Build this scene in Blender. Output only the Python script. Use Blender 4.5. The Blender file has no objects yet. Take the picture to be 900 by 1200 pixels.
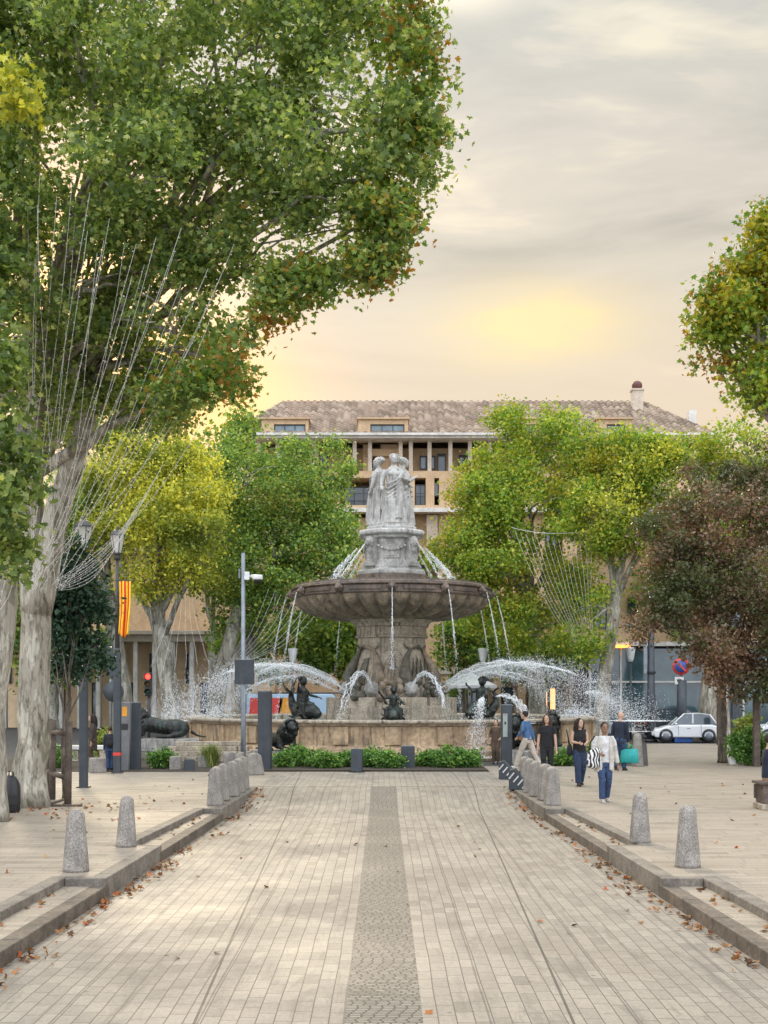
import bpy, bmesh, math, random
import numpy as np
from mathutils import Vector, Matrix, noise as mnoise
R = math.radians
random.seed(7)
RNG = np.random.default_rng(7)
sc = bpy.context.scene
COL = sc.collection

# ------------------------------------------------------------ camera
cam_d = bpy.data.cameras.new('camera')
cam = bpy.data.objects.new('camera', cam_d); COL.objects.link(cam)
cam.location = (0, 0, 2.3); cam.rotation_euler = (R(90), 0, 0)
cam_d.sensor_fit = 'VERTICAL'; cam_d.sensor_height = 24; cam_d.lens = 30
cam_d.shift_y = 212 / 1200.0
cam_d.clip_start = 0.1; cam_d.clip_end = 3000
sc.camera = cam
sc.view_settings.view_transform = 'Standard'
sc.view_settings.look = 'None'
sc.view_settings.exposure = 0.52
sc.view_settings.gamma = 1.0
try:
    sc.cycles.max_bounces = 6; sc.cycles.transparent_max_bounces = 32
    sc.cycles.diffuse_bounces = 3
    sc.cycles.sample_clamp_indirect = 6
except Exception:
    pass

# ------------------------------------------------------------ node helpers
class NT:
    def __init__(s, tree): s.t = tree; s.n = tree.nodes; s.l = tree.links
    def new(s, typ, **kw):
        n = s.n.new(typ)
        for k, v in kw.items(): setattr(n, k, v)
        return n
    def put(s, sock, v):
        if isinstance(v, bpy.types.NodeSocket): s.l.new(v, sock)
        elif isinstance(v, (tuple, list)) and len(v) == 3 and sock.type == 'RGBA': sock.default_value = (*v, 1)
        else: sock.default_value = v
    def m(s, op, a, b=0.0, c=None, clamp=False):
        n = s.new('ShaderNodeMath', operation=op); n.use_clamp = clamp
        s.put(n.inputs[0], a); s.put(n.inputs[1], b)
        if c is not None: s.put(n.inputs[2], c)
        return n.outputs[0]
    def vm(s, op, a, b=(0, 0, 0)):
        n = s.new('ShaderNodeVectorMath', operation=op)
        s.put(n.inputs[0], a); s.put(n.inputs[1], b)
        return n.outputs[0]
    def mix(s, f, a, b, mode='MIX'):
        n = s.new('ShaderNodeMix', data_type='RGBA', blend_type=mode)
        s.put(n.inputs[0], f); s.put(n.inputs[6], a); s.put(n.inputs[7], b)
        return n.outputs[2]
    def ramp(s, f, stops, interp='LINEAR'):
        n = s.new('ShaderNodeValToRGB'); cr = n.color_ramp; cr.interpolation = interp
        while len(cr.elements) < len(stops): cr.elements.new(0.5)
        for e, (p, c) in zip(cr.elements, stops):
            e.position = p; e.color = (*c, 1) if len(c) == 3 else c
        s.put(n.inputs[0], f); return n.outputs[0]
    def smooth(s, x, a, b):
        n = s.new('ShaderNodeMapRange', interpolation_type='SMOOTHSTEP')
        s.put(n.inputs[0], x); n.inputs[1].default_value = min(a, b); n.inputs[2].default_value = max(a, b)
        if a > b: n.inputs[3].default_value = 1; n.inputs[4].default_value = 0
        return n.outputs[0]
    def noise(s, vec, scale=5, detail=4, rough=.55, dist=0.0):
        n = s.new('ShaderNodeTexNoise')
        if vec is not None: s.put(n.inputs['Vector'], vec)
        n.inputs['Scale'].default_value = scale; n.inputs['Detail'].default_value = detail
        n.inputs['Roughness'].default_value = rough; n.inputs['Distortion'].default_value = dist
        return n.outputs[0]
    def comb(s, x, y, z=0.0):
        n = s.new('ShaderNodeCombineXYZ'); s.put(n.inputs[0], x); s.put(n.inputs[1], y); s.put(n.inputs[2], z)
        return n.outputs[0]
    def sep(s, v):
        n = s.new('ShaderNodeSeparateXYZ'); s.put(n.inputs[0], v); return n.outputs

# ------------------------------------------------------------ world and sun
SUN_AZ, SUN_EL = -0.22, 0.42
wd = bpy.data.worlds.new('World'); sc.world = wd; wd.use_nodes = True
w = NT(wd.node_tree)
for n in list(w.n): w.n.remove(n)
tc = w.new('ShaderNodeTexCoord')
d = w.vm('NORMALIZE', tc.outputs['Generated'])
dx, dy, dz = w.sep(d)
az = w.m('ARCTAN2', dx, dy); el = w.m('ARCSINE', dz)
base = w.ramp(w.m('MULTIPLY', el, 0.6366), [(0.0, (.80, .58, .32)), (0.13, (.77, .61, .42)), (0.19, (.69, .61, .475)),
              (0.25, (.64, .585, .485)), (0.34, (.50, .515, .475)), (1.0, (.56, .60, .62))])
cv = w.comb(w.m('MULTIPLY', az, 2.2), w.m('MULTIPLY', el, 9.0), 0.35)
n1 = w.noise(cv, 1.3, 5, .55, .7)
n2 = w.noise(w.comb(w.m('MULTIPLY', az, 5.0), w.m('MULTIPLY', el, 22.0), 4.2), 1.2, 5, .6, .5)
cl = w.m('ADD', w.m('MULTIPLY', n1, .75), w.m('MULTIPLY', n2, .25))
upf = w.smooth(el, .18, .40)
dark = w.ramp(cl, [(.34, (.66, .68, .69)), (.47, (.90, .905, .91)), (.55, (1.02, 1.01, 1.0)), (.64, (1.45, 1.36, 1.20))])
dk2 = w.mix(w.m('ADD', w.m('MULTIPLY', upf, .7), .3), (1, 1, 1), dark)
sky = w.mix(1.0, base, dk2, 'MULTIPLY')
def glow(az0, el0, wa, we, rough=0.0):
    a = w.m('DIVIDE', w.m('SUBTRACT', az, az0), wa); b = w.m('DIVIDE', w.m('SUBTRACT', el, el0), we)
    q = w.m('ADD', w.m('MULTIPLY', a, a), w.m('MULTIPLY', b, b))
    if rough: q = w.m('ADD', q, w.m('MULTIPLY', w.m('SUBTRACT', w.m('ADD', w.m('MULTIPLY', n1, .5), w.m('MULTIPLY', n2, .5)), .5), rough))
    return w.m('POWER', 2.718, w.m('MULTIPLY', q, -1.0), clamp=True)
sky = w.mix(w.m('MULTIPLY', glow(.122, .277, .074, .027, 5.0), .92), sky, (.97, .75, .35))
sky = w.mix(w.m('MULTIPLY', glow(.06, .50, .05, .016, 1.6), .8), sky, (1.0, .92, .72))
sky = w.mix(w.m('MULTIPLY', glow(-.150, .225, .075, .050), 1.0), sky, (1.55, .76, .19))
sky = w.mix(w.m('MULTIPLY', glow(-.23, .29, .085, .085), .85), sky, (2.4, 1.3, .50))
up = w.m('ADD', w.m('MULTIPLY', w.smooth(el, .52, 1.0), 1.9), 1.0)
bk = w.m('ADD', w.m('MULTIPLY', w.smooth(w.m('MULTIPLY', dy, -1.0), -.1, .5), 1.7), 1.0)
gain = w.m('MULTIPLY', up, w.m('MULTIPLY', bk, 1.0))
gain = w.m('MINIMUM', gain, 3.6)
sky = w.mix(w.smooth(el, .75, .5), sky, w.mix(1.0, sky, (.83, .83, .84), 'MULTIPLY'))
skc = w.mix(w.smooth(dy, .25, -.35), sky, (.56, .585, .64))   # the evening sky opposite the sunset is cooler
gs = w.new('ShaderNodeVectorMath', operation='SCALE'); w.put(gs.inputs[0], skc); w.put(gs.inputs['Scale'], gain)
b2 = w.new('ShaderNodeBackground'); w.put(b2.inputs[0], gs.outputs[0]); b2.inputs[1].default_value = 1.0
nis = w.new('ShaderNodeTexSky', sky_type='NISHITA'); nis.sun_disc = False
nis.sun_elevation = SUN_EL; nis.sun_rotation = SUN_AZ % (2 * math.pi)
b1 = w.new('ShaderNodeBackground'); w.put(b1.inputs[0], nis.outputs[0]); b1.inputs[1].default_value = .08
ms = w.new('ShaderNodeMixShader'); ms.inputs[0].default_value = .9
w.l.new(b1.outputs[0], ms.inputs[1]); w.l.new(b2.outputs[0], ms.inputs[2])
wo = w.new('ShaderNodeOutputWorld'); w.l.new(ms.outputs[0], wo.inputs[0])
wd.cycles.sampling_method = 'MANUAL'; wd.cycles.sample_map_resolution = 512

sl = bpy.data.lights.new('sun', 'SUN'); sl.energy = 1.5; sl.angle = R(14); sl.color = (1, .82, .58)
so = bpy.data.objects.new('sun', sl); COL.objects.link(so)
sd = Vector((math.sin(SUN_AZ) * math.cos(SUN_EL), math.cos(SUN_AZ) * math.cos(SUN_EL), math.sin(SUN_EL)))
so.rotation_euler = sd.to_track_quat('Z', 'Y').to_euler(); so.location = sd * 60

# ------------------------------------------------------------ materials
MATS = {}
def bsdf(name):
    m = bpy.data.materials.new(name); m.use_nodes = True
    t = NT(m.node_tree); b = t.n['Principled BSDF']
    return m, t, b
def pm(name, c1, c2=None, scale=6, rough=.7, bump=.0, metal=0.0, streak=0.0, streak_c=(.05, .05, .045), fine=0.0, spec=.5, coord='Object', lo=.38, hi=.64, bscale=None):
    """two-tone noise material with optional downward water streaks and bump"""
    if name in MATS: return MATS[name]
    m, t, b = bsdf(name)
    co = t.new('ShaderNodeTexCoord').outputs[coord]
    c2 = c2 or tuple(x * .75 for x in c1)
    f = t.noise(co, scale, 6, .62, .3)
    col = t.ramp(f, [(lo, c2), (hi, c1)])
    if fine:
        g = t.noise(co, scale * 9, 3, .6)
        col = t.mix(fine, col, t.ramp(g, [(.3, (.25, .25, .25)), (.7, (1.25, 1.22, 1.18))]), 'MULTIPLY')
    if streak:
        x, y, z = t.sep(co)
        s = t.noise(t.comb(t.m('MULTIPLY', x, 5), t.m('MULTIPLY', y, 5), t.m('MULTIPLY', z, .5)), 1.3, 5, .65, .4)
        col = t.mix(t.m('MULTIPLY', t.smooth(s, .48, .72), streak), col, streak_c)
    t.put(b.inputs['Base Color'], col)
    b.inputs['Roughness'].default_value = rough; b.inputs['Metallic'].default_value = metal
    b.inputs['Specular IOR Level'].default_value = spec
    if bump:
        bn = t.new('ShaderNodeBump'); bn.inputs['Strength'].default_value = bump; bn.inputs['Distance'].default_value = .02
        t.put(bn.inputs['Height'], t.noise(co, bscale or scale * 5, 5, .6)); t.put(b.inputs['Normal'], bn.outputs[0])
    MATS[name] = m; return m
def leaf_mat(name, stops, patch=None, patch_scale=.5, patch_lo=.5, patch_hi=.62, trans=.35, rough=.45):
    """per-leaf colour from the 'rnd' face attribute; PATCH: autumn colour in patches of the crown"""
    m, t, b = bsdf(name)
    a = t.new('ShaderNodeAttribute', attribute_name='rnd')
    col = t.ramp(a.outputs['Fac'], stops)
    if patch:
        co = t.new('ShaderNodeTexCoord').outputs['Object']
        f = t.m('ADD', t.noise(co, patch_scale, 3, .6), t.m('MULTIPLY', t.m('SUBTRACT', a.outputs['Fac'], .5), .22))
        col = t.mix(t.smooth(f, patch_lo, patch_hi), col, patch)
    t.put(b.inputs['Base Color'], col); b.inputs['Roughness'].default_value = rough
    b.inputs['Specular IOR Level'].default_value = .35
    tr = t.new('ShaderNodeBsdfTranslucent'); t.put(tr.inputs[0], t.mix(1.0, col, (1.9, 1.8, .8), 'MULTIPLY'))
    mx = t.new('ShaderNodeMixShader'); mx.inputs[0].default_value = trans
    t.l.new(b.outputs[0], mx.inputs[1]); t.l.new(tr.outputs[0], mx.inputs[2])
    t.l.new(mx.outputs[0], t.n['Material Output'].inputs[0])
    MATS[name] = m; return m
def emit(name, c, s):
    m, t, b = bsdf(name); b.inputs['Base Color'].default_value = (*c, 1)
    b.inputs['Emission Color'].default_value = (*c, 1); b.inputs['Emission Strength'].default_value = s
    MATS[name] = m; return m
def glass(name, c, rough=.06):
    m, t, b = bsdf(name); b.inputs['Roughness'].default_value = rough; b.inputs['Metallic'].default_value = 0
    co = t.new('ShaderNodeTexCoord').outputs['Object']
    t.put(b.inputs['Base Color'], t.ramp(t.noise(co, .9, 3), [(.35, tuple(x * .5 for x in c)), (.65, c)]))
    b.inputs['Specular IOR Level'].default_value = .8
    MATS[name] = m; return m

# ------------------------------------------------------------ mesh builder
class MB:
    def __init__(s): s.V = []; s.F = []; s.M = []; s.S = []
    def add(s, V, F, mat=0, smooth=False):
        o = len(s.V); s.V += [tuple(v) for v in V]
        for f in F: s.F.append([i + o for i in f]); s.M.append(mat); s.S.append(smooth)
        return s
    def box(s, c, size, rz=0, mat=0, tilt=None):
        x, y, z = [q / 2 for q in size]
        P = [(-x, -y, -z), (x, -y, -z), (x, y, -z), (-x, y, -z), (-x, -y, z), (x, -y, z), (x, y, z), (-x, y, z)]
        M = Matrix.Rotation(rz, 3, 'Z')
        if tilt: M = M @ Matrix.Rotation(tilt[1], 3, tilt[0])
        P = [M @ Vector(p) + Vector(c) for p in P]
        return s.add(P, [(0, 3, 2, 1), (4, 5, 6, 7), (0, 1, 5, 4), (1, 2, 6, 5), (2, 3, 7, 6), (3, 0, 4, 7)], mat)
    def span(s, x0, x1, y0, y1, z0, z1, mat=0):
        return s.box(((x0 + x1) / 2, (y0 + y1) / 2, (z0 + z1) / 2), (abs(x1 - x0), abs(y1 - y0), abs(z1 - z0)), 0, mat)
    def tube(s, pts, rad, n=8, mat=0, caps=True, smooth=True, flat=None):
        pts = [Vector(p) for p in pts]
        if not hasattr(rad, '__len__'): rad = [rad] * len(pts)
        V = []; F = []; up = None
        for i, p in enumerate(pts):
            t = (pts[min(i + 1, len(pts) - 1)] - pts[max(i - 1, 0)])
            if t.length < 1e-9: t = Vector((0, 0, 1))
            t.normalize()
            if up is None:
                a = Vector((1, 0, 0)) if abs(t.x) < .8 else Vector((0, 1, 0))
                up = (a - t * a.dot(t)).normalized()
            else:
                up = up - t * up.dot(t)
                up = up.normalized() if up.length > 1e-6 else t.orthogonal().normalized()
            q = t.cross(up)
            for k in range(n):
                a = 2 * math.pi * k / n
                V.append(p + (up * math.cos(a) + q * math.sin(a) * (flat or 1)) * rad[i])
        for i in range(len(pts) - 1):
            for k in range(n):
                a, b = i * n + k, i * n + (k + 1) % n
                F.append((a, b, b + n, a + n))
        if caps:
            F.append(tuple(range(n - 1, -1, -1))); F.append(tuple(range((len(pts) - 1) * n, len(pts) * n)))
        return s.add(V, F, mat, smooth)
    def lathe(s, prof, n=32, c=(0, 0, 0), mat=0, smooth=True, mod=None, caps=True, rot=0, zmod=None):
        V = []; F = []
        for j, (r, z) in enumerate(prof):
            for k in range(n):
                a = 2 * math.pi * k / n + rot
                rr = r * (mod(a, j, z) if mod else 1)
                V.append((c[0] + rr * math.cos(a), c[1] + rr * math.sin(a), c[2] + z + (zmod(a, j, z) if zmod else 0)))
        for j in range(len(prof) - 1):
            for k in range(n):
                a, b = j * n + k, j * n + (k + 1) % n
                F.append((a, b, b + n, a + n))
        if caps:
            F.append(tuple(range(n - 1, -1, -1))); F.append(tuple(range((len(prof) - 1) * n, len(prof) * n)))
        return s.add(V, F, mat, smooth)
    def loft(s, rings, n=24, mat=0, mod=None, smooth=True):
        """rings: (cx, cy, z, rx, ry)"""
        V = []; F = []
        for j, (cx, cy, z, rx, ry) in enumerate(rings):
            for k in range(n):
                a = 2 * math.pi * k / n; q = mod(a, z) if mod else 1
                V.append((cx + rx * q * math.cos(a), cy + ry * q * math.sin(a), z))
        for j in range(len(rings) - 1):
            for k in range(n):
                a, b = j * n + k, j * n + (k + 1) % n
                F.append((a, b, b + n, a + n))
        F.append(tuple(range(n - 1, -1, -1))); F.append(tuple(range((len(rings) - 1) * n, len(rings) * n)))
        return s.add(V, F, mat, smooth)
    def ell(s, c, r, n=12, mat=0, M=None, smooth=True):
        if not hasattr(r, '__len__'): r = (r, r, r)
        V = []; F = []; h = max(4, n // 2 + 1)
        for i in range(h + 1):
            ph = math.pi * i / h
            for k in range(n):
                a = 2 * math.pi * k / n
                v = Vector((r[0] * math.sin(ph) * math.cos(a), r[1] * math.sin(ph) * math.sin(a), -r[2] * math.cos(ph)))
                if M is not None: v = M @ v
                V.append(v + Vector(c))
        for i in range(h):
            for k in range(n):
                a, b = i * n + k, i * n + (k + 1) % n
                F.append((a, b, b + n, a + n))
        return s.add(V, F, mat, smooth)
    def prism(s, poly, z0, z1, mat=0, axis='z', at=0):
        """extruded polygon; axis z: poly in xy; axis y: poly in xz from y=z0..z1; axis x: poly in yz"""
        def P(u, v, h): return (u, v, h) if axis == 'z' else ((u, h, v) if axis == 'y' else (h, u, v))
        n = len(poly); V = [P(u, v, z0) for u, v in poly] + [P(u, v, z1) for u, v in poly]
        F = [tuple(range(n)), tuple(range(2 * n - 1, n - 1, -1))] + [(i, i + n, (i + 1) % n + n, (i + 1) % n) for i in range(n)]
        return s.add(V, F, mat)
    def xf(s, M): s.V = [tuple(M @ Vector(v)) for v in s.V]; return s
    def mesh(s, name, fix=True):
        me = bpy.data.meshes.new(name); me.from_pydata(s.V, [], s.F)
        me.polygons.foreach_set('use_smooth', s.S); me.polygons.foreach_set('material_index', s.M)
        if fix:
            bm = bmesh.new(); bm.from_mesh(me); bmesh.ops.remove_doubles(bm, verts=bm.verts, dist=1e-6)
            bmesh.ops.recalc_face_normals(bm, faces=bm.faces); bm.to_mesh(me); bm.free()
        me.update(); return me
    def build(s, name, mats, parent=None, bevel=0, fix=True):
        return link(name, s.mesh(name, fix), mats, parent, bevel)
    def fuse(s, name, mats, parent=None, voxel=.02, smooth=2):
        me = s.mesh(name, True)
        t = bpy.data.objects.new('tmp', me); COL.objects.link(t)
        md = t.modifiers.new('r', 'REMESH'); md.mode = 'VOXEL'; md.voxel_size = voxel; md.use_smooth_shade = True
        if smooth:
            sm = t.modifiers.new('s', 'SMOOTH'); sm.factor = .5; sm.iterations = smooth
        dg = bpy.context.evaluated_depsgraph_get()
        out = bpy.data.meshes.new_from_object(t.evaluated_get(dg)); out.name = name
        bpy.data.objects.remove(t); bpy.data.meshes.remove(me)
        return link(name, out, mats, parent)
def link(name, me, mats, parent=None, bevel=0):
    o = bpy.data.objects.new(name, me); COL.objects.link(o)
    if len(me.materials): me.materials.clear()
    for m in (mats if isinstance(mats, (list, tuple)) else [mats]): me.materials.append(m)
    if parent: o.parent = parent
    if bevel:
        b = o.modifiers.new('bevel', 'BEVEL'); b.width = bevel; b.segments = 2; b.limit_method = 'ANGLE'; b.angle_limit = R(40)
    return o
def tag(o, label, cat, group=None, kind=None):
    if kind: o['kind'] = kind
    if label: o['label'] = label
    if cat: o['category'] = cat
    if group: o['group'] = group
    return o
def thing(name, label, cat, loc=(0, 0, 0), rz=0, group=None):
    o = bpy.data.objects.new(name, None); COL.objects.link(o); o.empty_display_size = .2
    o.location = loc; o.rotation_euler = (0, 0, rz)
    return tag(o, label, cat, group)
def struct(name, mb, mats, bevel=0):
    o = mb.build(name, mats, None, bevel) if isinstance(mb, MB) else link(name, mb, mats)
    o['kind'] = 'structure'; return o
def copy_tree(o, parent=None, loc=None, rz=None, label=None, group=None):
    c = o.copy(); COL.objects.link(c)
    if parent: c.parent = parent
    if loc is not None: c.location = loc
    if rz is not None: c.rotation_euler = (0, 0, rz)
    if label: c['label'] = label
    if group: c['group'] = group
    for ch in list(o.children): copy_tree(ch, c)
    return c
def at(px, py, Y):
    """world point at distance Y seen at pixel (px, py) of the 900x1200 photograph"""
    return Vector(((px - 450) / 1500 * Y, Y, 2.3 - (py - 812) / 1500 * Y))
def gp(px, py, z=0.0):
    Y = 1500 * (2.3 - z) / (py - 812)
    return Vector(((px - 450) / 1500 * Y, Y, z))
def wd_(px, Y): return px * Y / 1500
# ------------------------------------------------------------ ground materials
def paver_mat(name, c1, c2, mortar, L, W, msize, along='y', dirt=.35, warm=(.16, .13, .10), seams=True):
    m, t, b = bsdf(name)
    g = t.new('ShaderNodeNewGeometry')
    x, y, z = t.sep(g.outputs['Position'])
    if along == 'x': x, y = y, x
    wob = t.m('MULTIPLY', t.m('SUBTRACT', t.noise(g.outputs['Position'], .35, 2), .5), .05)
    xx = t.m('ADD', x, wob)
    row = t.m('FLOOR', t.m('DIVIDE', xx, W))
    wn = t.new('ShaderNodeTexWhiteNoise', noise_dimensions='1D'); t.put(wn.inputs['W'], row)
    yy = t.m('ADD', y, t.m('MULTIPLY', wn.outputs['Value'], L * 1.7))
    br = t.new('ShaderNodeTexBrick'); br.offset = 0.0; br.squash = 1.0
    t.put(br.inputs['Vector'], t.comb(yy, xx))
    br.inputs['Scale'].default_value = 1.0; br.inputs['Mortar Size'].default_value = msize
    br.inputs['Mortar Smooth'].default_value = .15; br.inputs['Bias'].default_value = 0
    br.inputs['Brick Width'].default_value = L; br.inputs['Row Height'].default_value = W
    br.inputs['Color1'].default_value = (*c1, 1); br.inputs['Color2'].default_value = (*c2, 1); br.inputs['Mortar'].default_value = (*mortar, 1)
    col = br.outputs['Color']
    n1 = t.noise(g.outputs['Position'], .45, 6, .65, .4)
    col = t.mix(t.m('MULTIPLY', t.smooth(n1, .44, .66), dirt), col, warm)
    w2 = t.new('ShaderNodeTexWhiteNoise', noise_dimensions='2D'); t.put(w2.inputs['Vector'], t.comb(t.m('FLOOR', t.m('DIVIDE', yy, L)), row))
    col = t.mix(t.m('MULTIPLY', t.smooth(w2.outputs['Value'], .90, .98), .38), col, tuple(q * .45 for q in c2))
    n2 = t.noise(g.outputs['Position'], 38, 3, .7)
    col = t.mix(.55, col, t.ramp(n2, [(.3, (.55, .55, .55)), (.7, (1.22, 1.2, 1.18))]), 'MULTIPLY')
    n3 = t.noise(t.comb(t.m('MULTIPLY', x, 2.5), t.m('MULTIPLY', y, .35)), 1.6, 5, .7, .6)
    col = t.mix(t.m('MULTIPLY', t.smooth(n3, .50, .68), .6), col, tuple(q * .5 for q in c2))
    if seams:   # a few wide open joints that run the length of the street
        s = t.m('PINGPONG', t.m('ADD', xx, .31), W * 4.0)
        f = t.m('LESS_THAN', s, .009)
        col = t.mix(t.m('MULTIPLY', f, .55), col, (.035, .032, .03))
        ln = t.m('ABSOLUTE', t.m('SUBTRACT', t.m('ABSOLUTE', x), t.m('ADD', 1.13, t.m('MULTIPLY', y, .034))))
        col = t.mix(t.m('MULTIPLY', t.m('LESS_THAN', ln, .012), .85), col, (.03, .028, .026))
        # scattered dark specks
        vo = t.new('ShaderNodeTexVoronoi'); t.put(vo.inputs['Vector'], g.outputs['Position']); vo.inputs['Scale'].default_value = 2.6
        col = t.mix(t.m('MULTIPLY', t.m('LESS_THAN', vo.outputs['Distance'], .06), .55), col, (.06, .055, .05))
    t.put(b.inputs['Base Color'], col)
    t.put(b.inputs['Roughness'], t.ramp(n1, [(.3, (.55,) * 3), (.7, (.8,) * 3)]))
    bn = t.new('ShaderNodeBump'); bn.inputs['Strength'].default_value = .5; bn.inputs['Distance'].default_value = .01
    t.put(bn.inputs['Height'], t.m('ADD', t.m('MULTIPLY', br.outputs['Fac'], -1.0), t.m('MULTIPLY', n2, .5)))
    t.put(b.inputs['Normal'], bn.outputs[0])
    return m
M_pave = paver_mat('street_pavers', (.315, .278, .230), (.25, .222, .186), (.07, .064, .058), .33, .142, .0048)
M_walk = paver_mat('sidewalk_slabs', (.365, .312, .248), (.31, .264, .207), (.155, .128, .10), .62, .24, .006, 'x', .25, (.30, .25, .19), False)
M_sett = paver_mat('small_setts', (.26, .235, .198), (.17, .155, .132), (.034, .032, .029), .10, .055, .0095, 'x', .25, (.20, .17, .13), False)
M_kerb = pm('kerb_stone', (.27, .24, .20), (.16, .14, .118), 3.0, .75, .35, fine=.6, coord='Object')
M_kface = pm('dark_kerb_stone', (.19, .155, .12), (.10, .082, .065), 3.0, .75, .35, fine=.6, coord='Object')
M_asph = pm('asphalt', (.055, .054, .052), (.04, .04, .04), 2, .85, .3, fine=.5)
M_soil = pm('soil', (.07, .05, .035), (.04, .03, .02), 4, .9, .6, fine=.6)

def edge(Y): return 3.1 + (30 - min(Y, 31)) * .0245
def road_z(Y):
    t = min(1, max(0, (Y - 27) / 4.4)); return -.25 * (1 - t * t * (3 - 2 * t)) + (.004 if t >= 1 else 0)
# ground: one sheet to the horizon, stepped down under the avenue
g = MB(); E = 900
g.add([(-E, -60, -.34), (E, -60, -.34), (E, 31.3, -.34), (-E, 31.3, -.34), (-E, 31.3, -.012), (E, 31.3, -.012), (E, E, -.012), (-E, E, -.012)],
      [(0, 1, 2, 3), (3, 2, 5, 4), (4, 5, 6, 7)])
struct('ground', g, M_asph)
rd = MB(); ys = list(np.arange(-8, 26.5, 2.0)) + list(np.arange(26.5, 31.41, .25)) + [31.4]
V = []; F = []
for Y in ys:
    for q in (-1, -.305 / 3.3, .305 / 3.3, 1):
        V.append(((edge(Y) * q if abs(q) == 1 else q * 3.3), Y, road_z(min(Y, 31.39)) + (-.001 if Y > 31.3 else 0)))
for i in range(len(ys) - 1):
    for k in (0, 1, 2):
        a = i * 4 + k; F.append((a, a + 1, a + 5, a + 4)); rd.M.append(1 if k == 1 else 0); rd.S.append(False)
rd.V = V; rd.F = F
struct('street', rd, [M_pave, M_sett])
# plaza at the head of the street, and the path that runs on past the fountain
pz = MB(); pz.add([(-3.1, 31.4, .003), (3.1, 31.4, .003), (3.1, 37.3, .003), (-3.1, 37.3, .003)], [(0, 1, 2, 3)])
struct('plaza', pz, M_pave)

def walk_side(s):
    wk = MB(); bay = MB(); kb = MB(); kf = MB()
    def inner(Y):
        if Y < 16.05: return edge(Y) + .52
        if Y < 19.2: return edge(Y)
        if Y < 25.6: return edge(Y) + .52 - (Y - 19.2) / 6.4 * .14
        return edge(Y)
    segs = [(-8, 16.05), (16.05, 19.2), (19.2, 25.6), (25.6, 31.4)]
    for i, (a, b) in enumerate(segs):
        ia, ib = inner(a + .001), inner(b - .001)
        far = 60
        P = [(s * (ia + .2), a), (s * (ib + .2), b), (s * far, b), (s * far, a)]
        wk.prism(P, -.33, 0)
        cuts = np.linspace(a, b, max(2, int((b - a) / 1.15) + 1))
        for c0, c1 in zip(cuts[:-1], cuts[1:]):      # kerb stones, a hairline joint between them
            j = .006
            x0, x1 = inner(min(max(c0, a + .001), b - .001)), inner(min(max(c1, a + .001), b - .001))
            kb.prism([(s * x0, c0 + j), (s * x1, c1 - j), (s * (x1 + .2), c1 - j), (s * (x0 + .2), c0 + j)], -.32, .004)
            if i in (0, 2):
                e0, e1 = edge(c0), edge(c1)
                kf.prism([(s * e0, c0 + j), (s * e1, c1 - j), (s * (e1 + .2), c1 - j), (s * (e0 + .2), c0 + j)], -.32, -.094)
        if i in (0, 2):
            bay.prism([(s * (edge(a) + .2), a), (s * (edge(b) + .2), b), (s * ib, b), (s * ia, a)], -.33, -.10)
    # end stones of the raised blocks
    for Y0, Y1 in ((15.87, 16.05), (19.2, 19.38), (25.42, 25.6)):
        e0 = edge(Y0); i0 = inner(16.04 if Y0 < 17 else (19.25 if Y0 < 20 else 25.5))
        kb.prism([(s * (e0 + .003), Y0), (s * (e0 + .003), Y1), (s * (i0 + .0), Y1), (s * (i0 + .0), Y0)], -.2, .002)
    wk.prism([(s * 3.1, 31.4), (s * 3.1, 37.3), (s * 60, 37.3), (s * 60, 31.4)], -.3, 0)
    if s > 0:
        wk.prism([(8.3, 40.2), (11.9, 58), (16.6, 58), (12.5, 40.2)], -.3, 0)
        wk.prism([(3.1, 37.3), (3.1, 40.2), (14.5, 40.2), (14.5, 37.3)], -.3, 0)
    struct('sidewalk', wk, M_walk); struct('parking_bay', bay, M_walk)
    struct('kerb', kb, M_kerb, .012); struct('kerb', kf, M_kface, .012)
walk_side(-1); walk_side(1)
sb = MB(); sb.span(-3.6, 3.05, 37.32, 41.5, -.2, .05); sb.span(-30, -4.2, 37.32, 44, -.2, .02)
sb.prism([(11.5, 40.5), (15.4, 56), (28, 56), (28, 40.5)], -.2, .06); sb.prism([(14.6, 37.3), (28, 37.3), (28, 40.4), (14.6, 40.4)], -.2, .06)
struct('soil', sb, M_soil)

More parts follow.
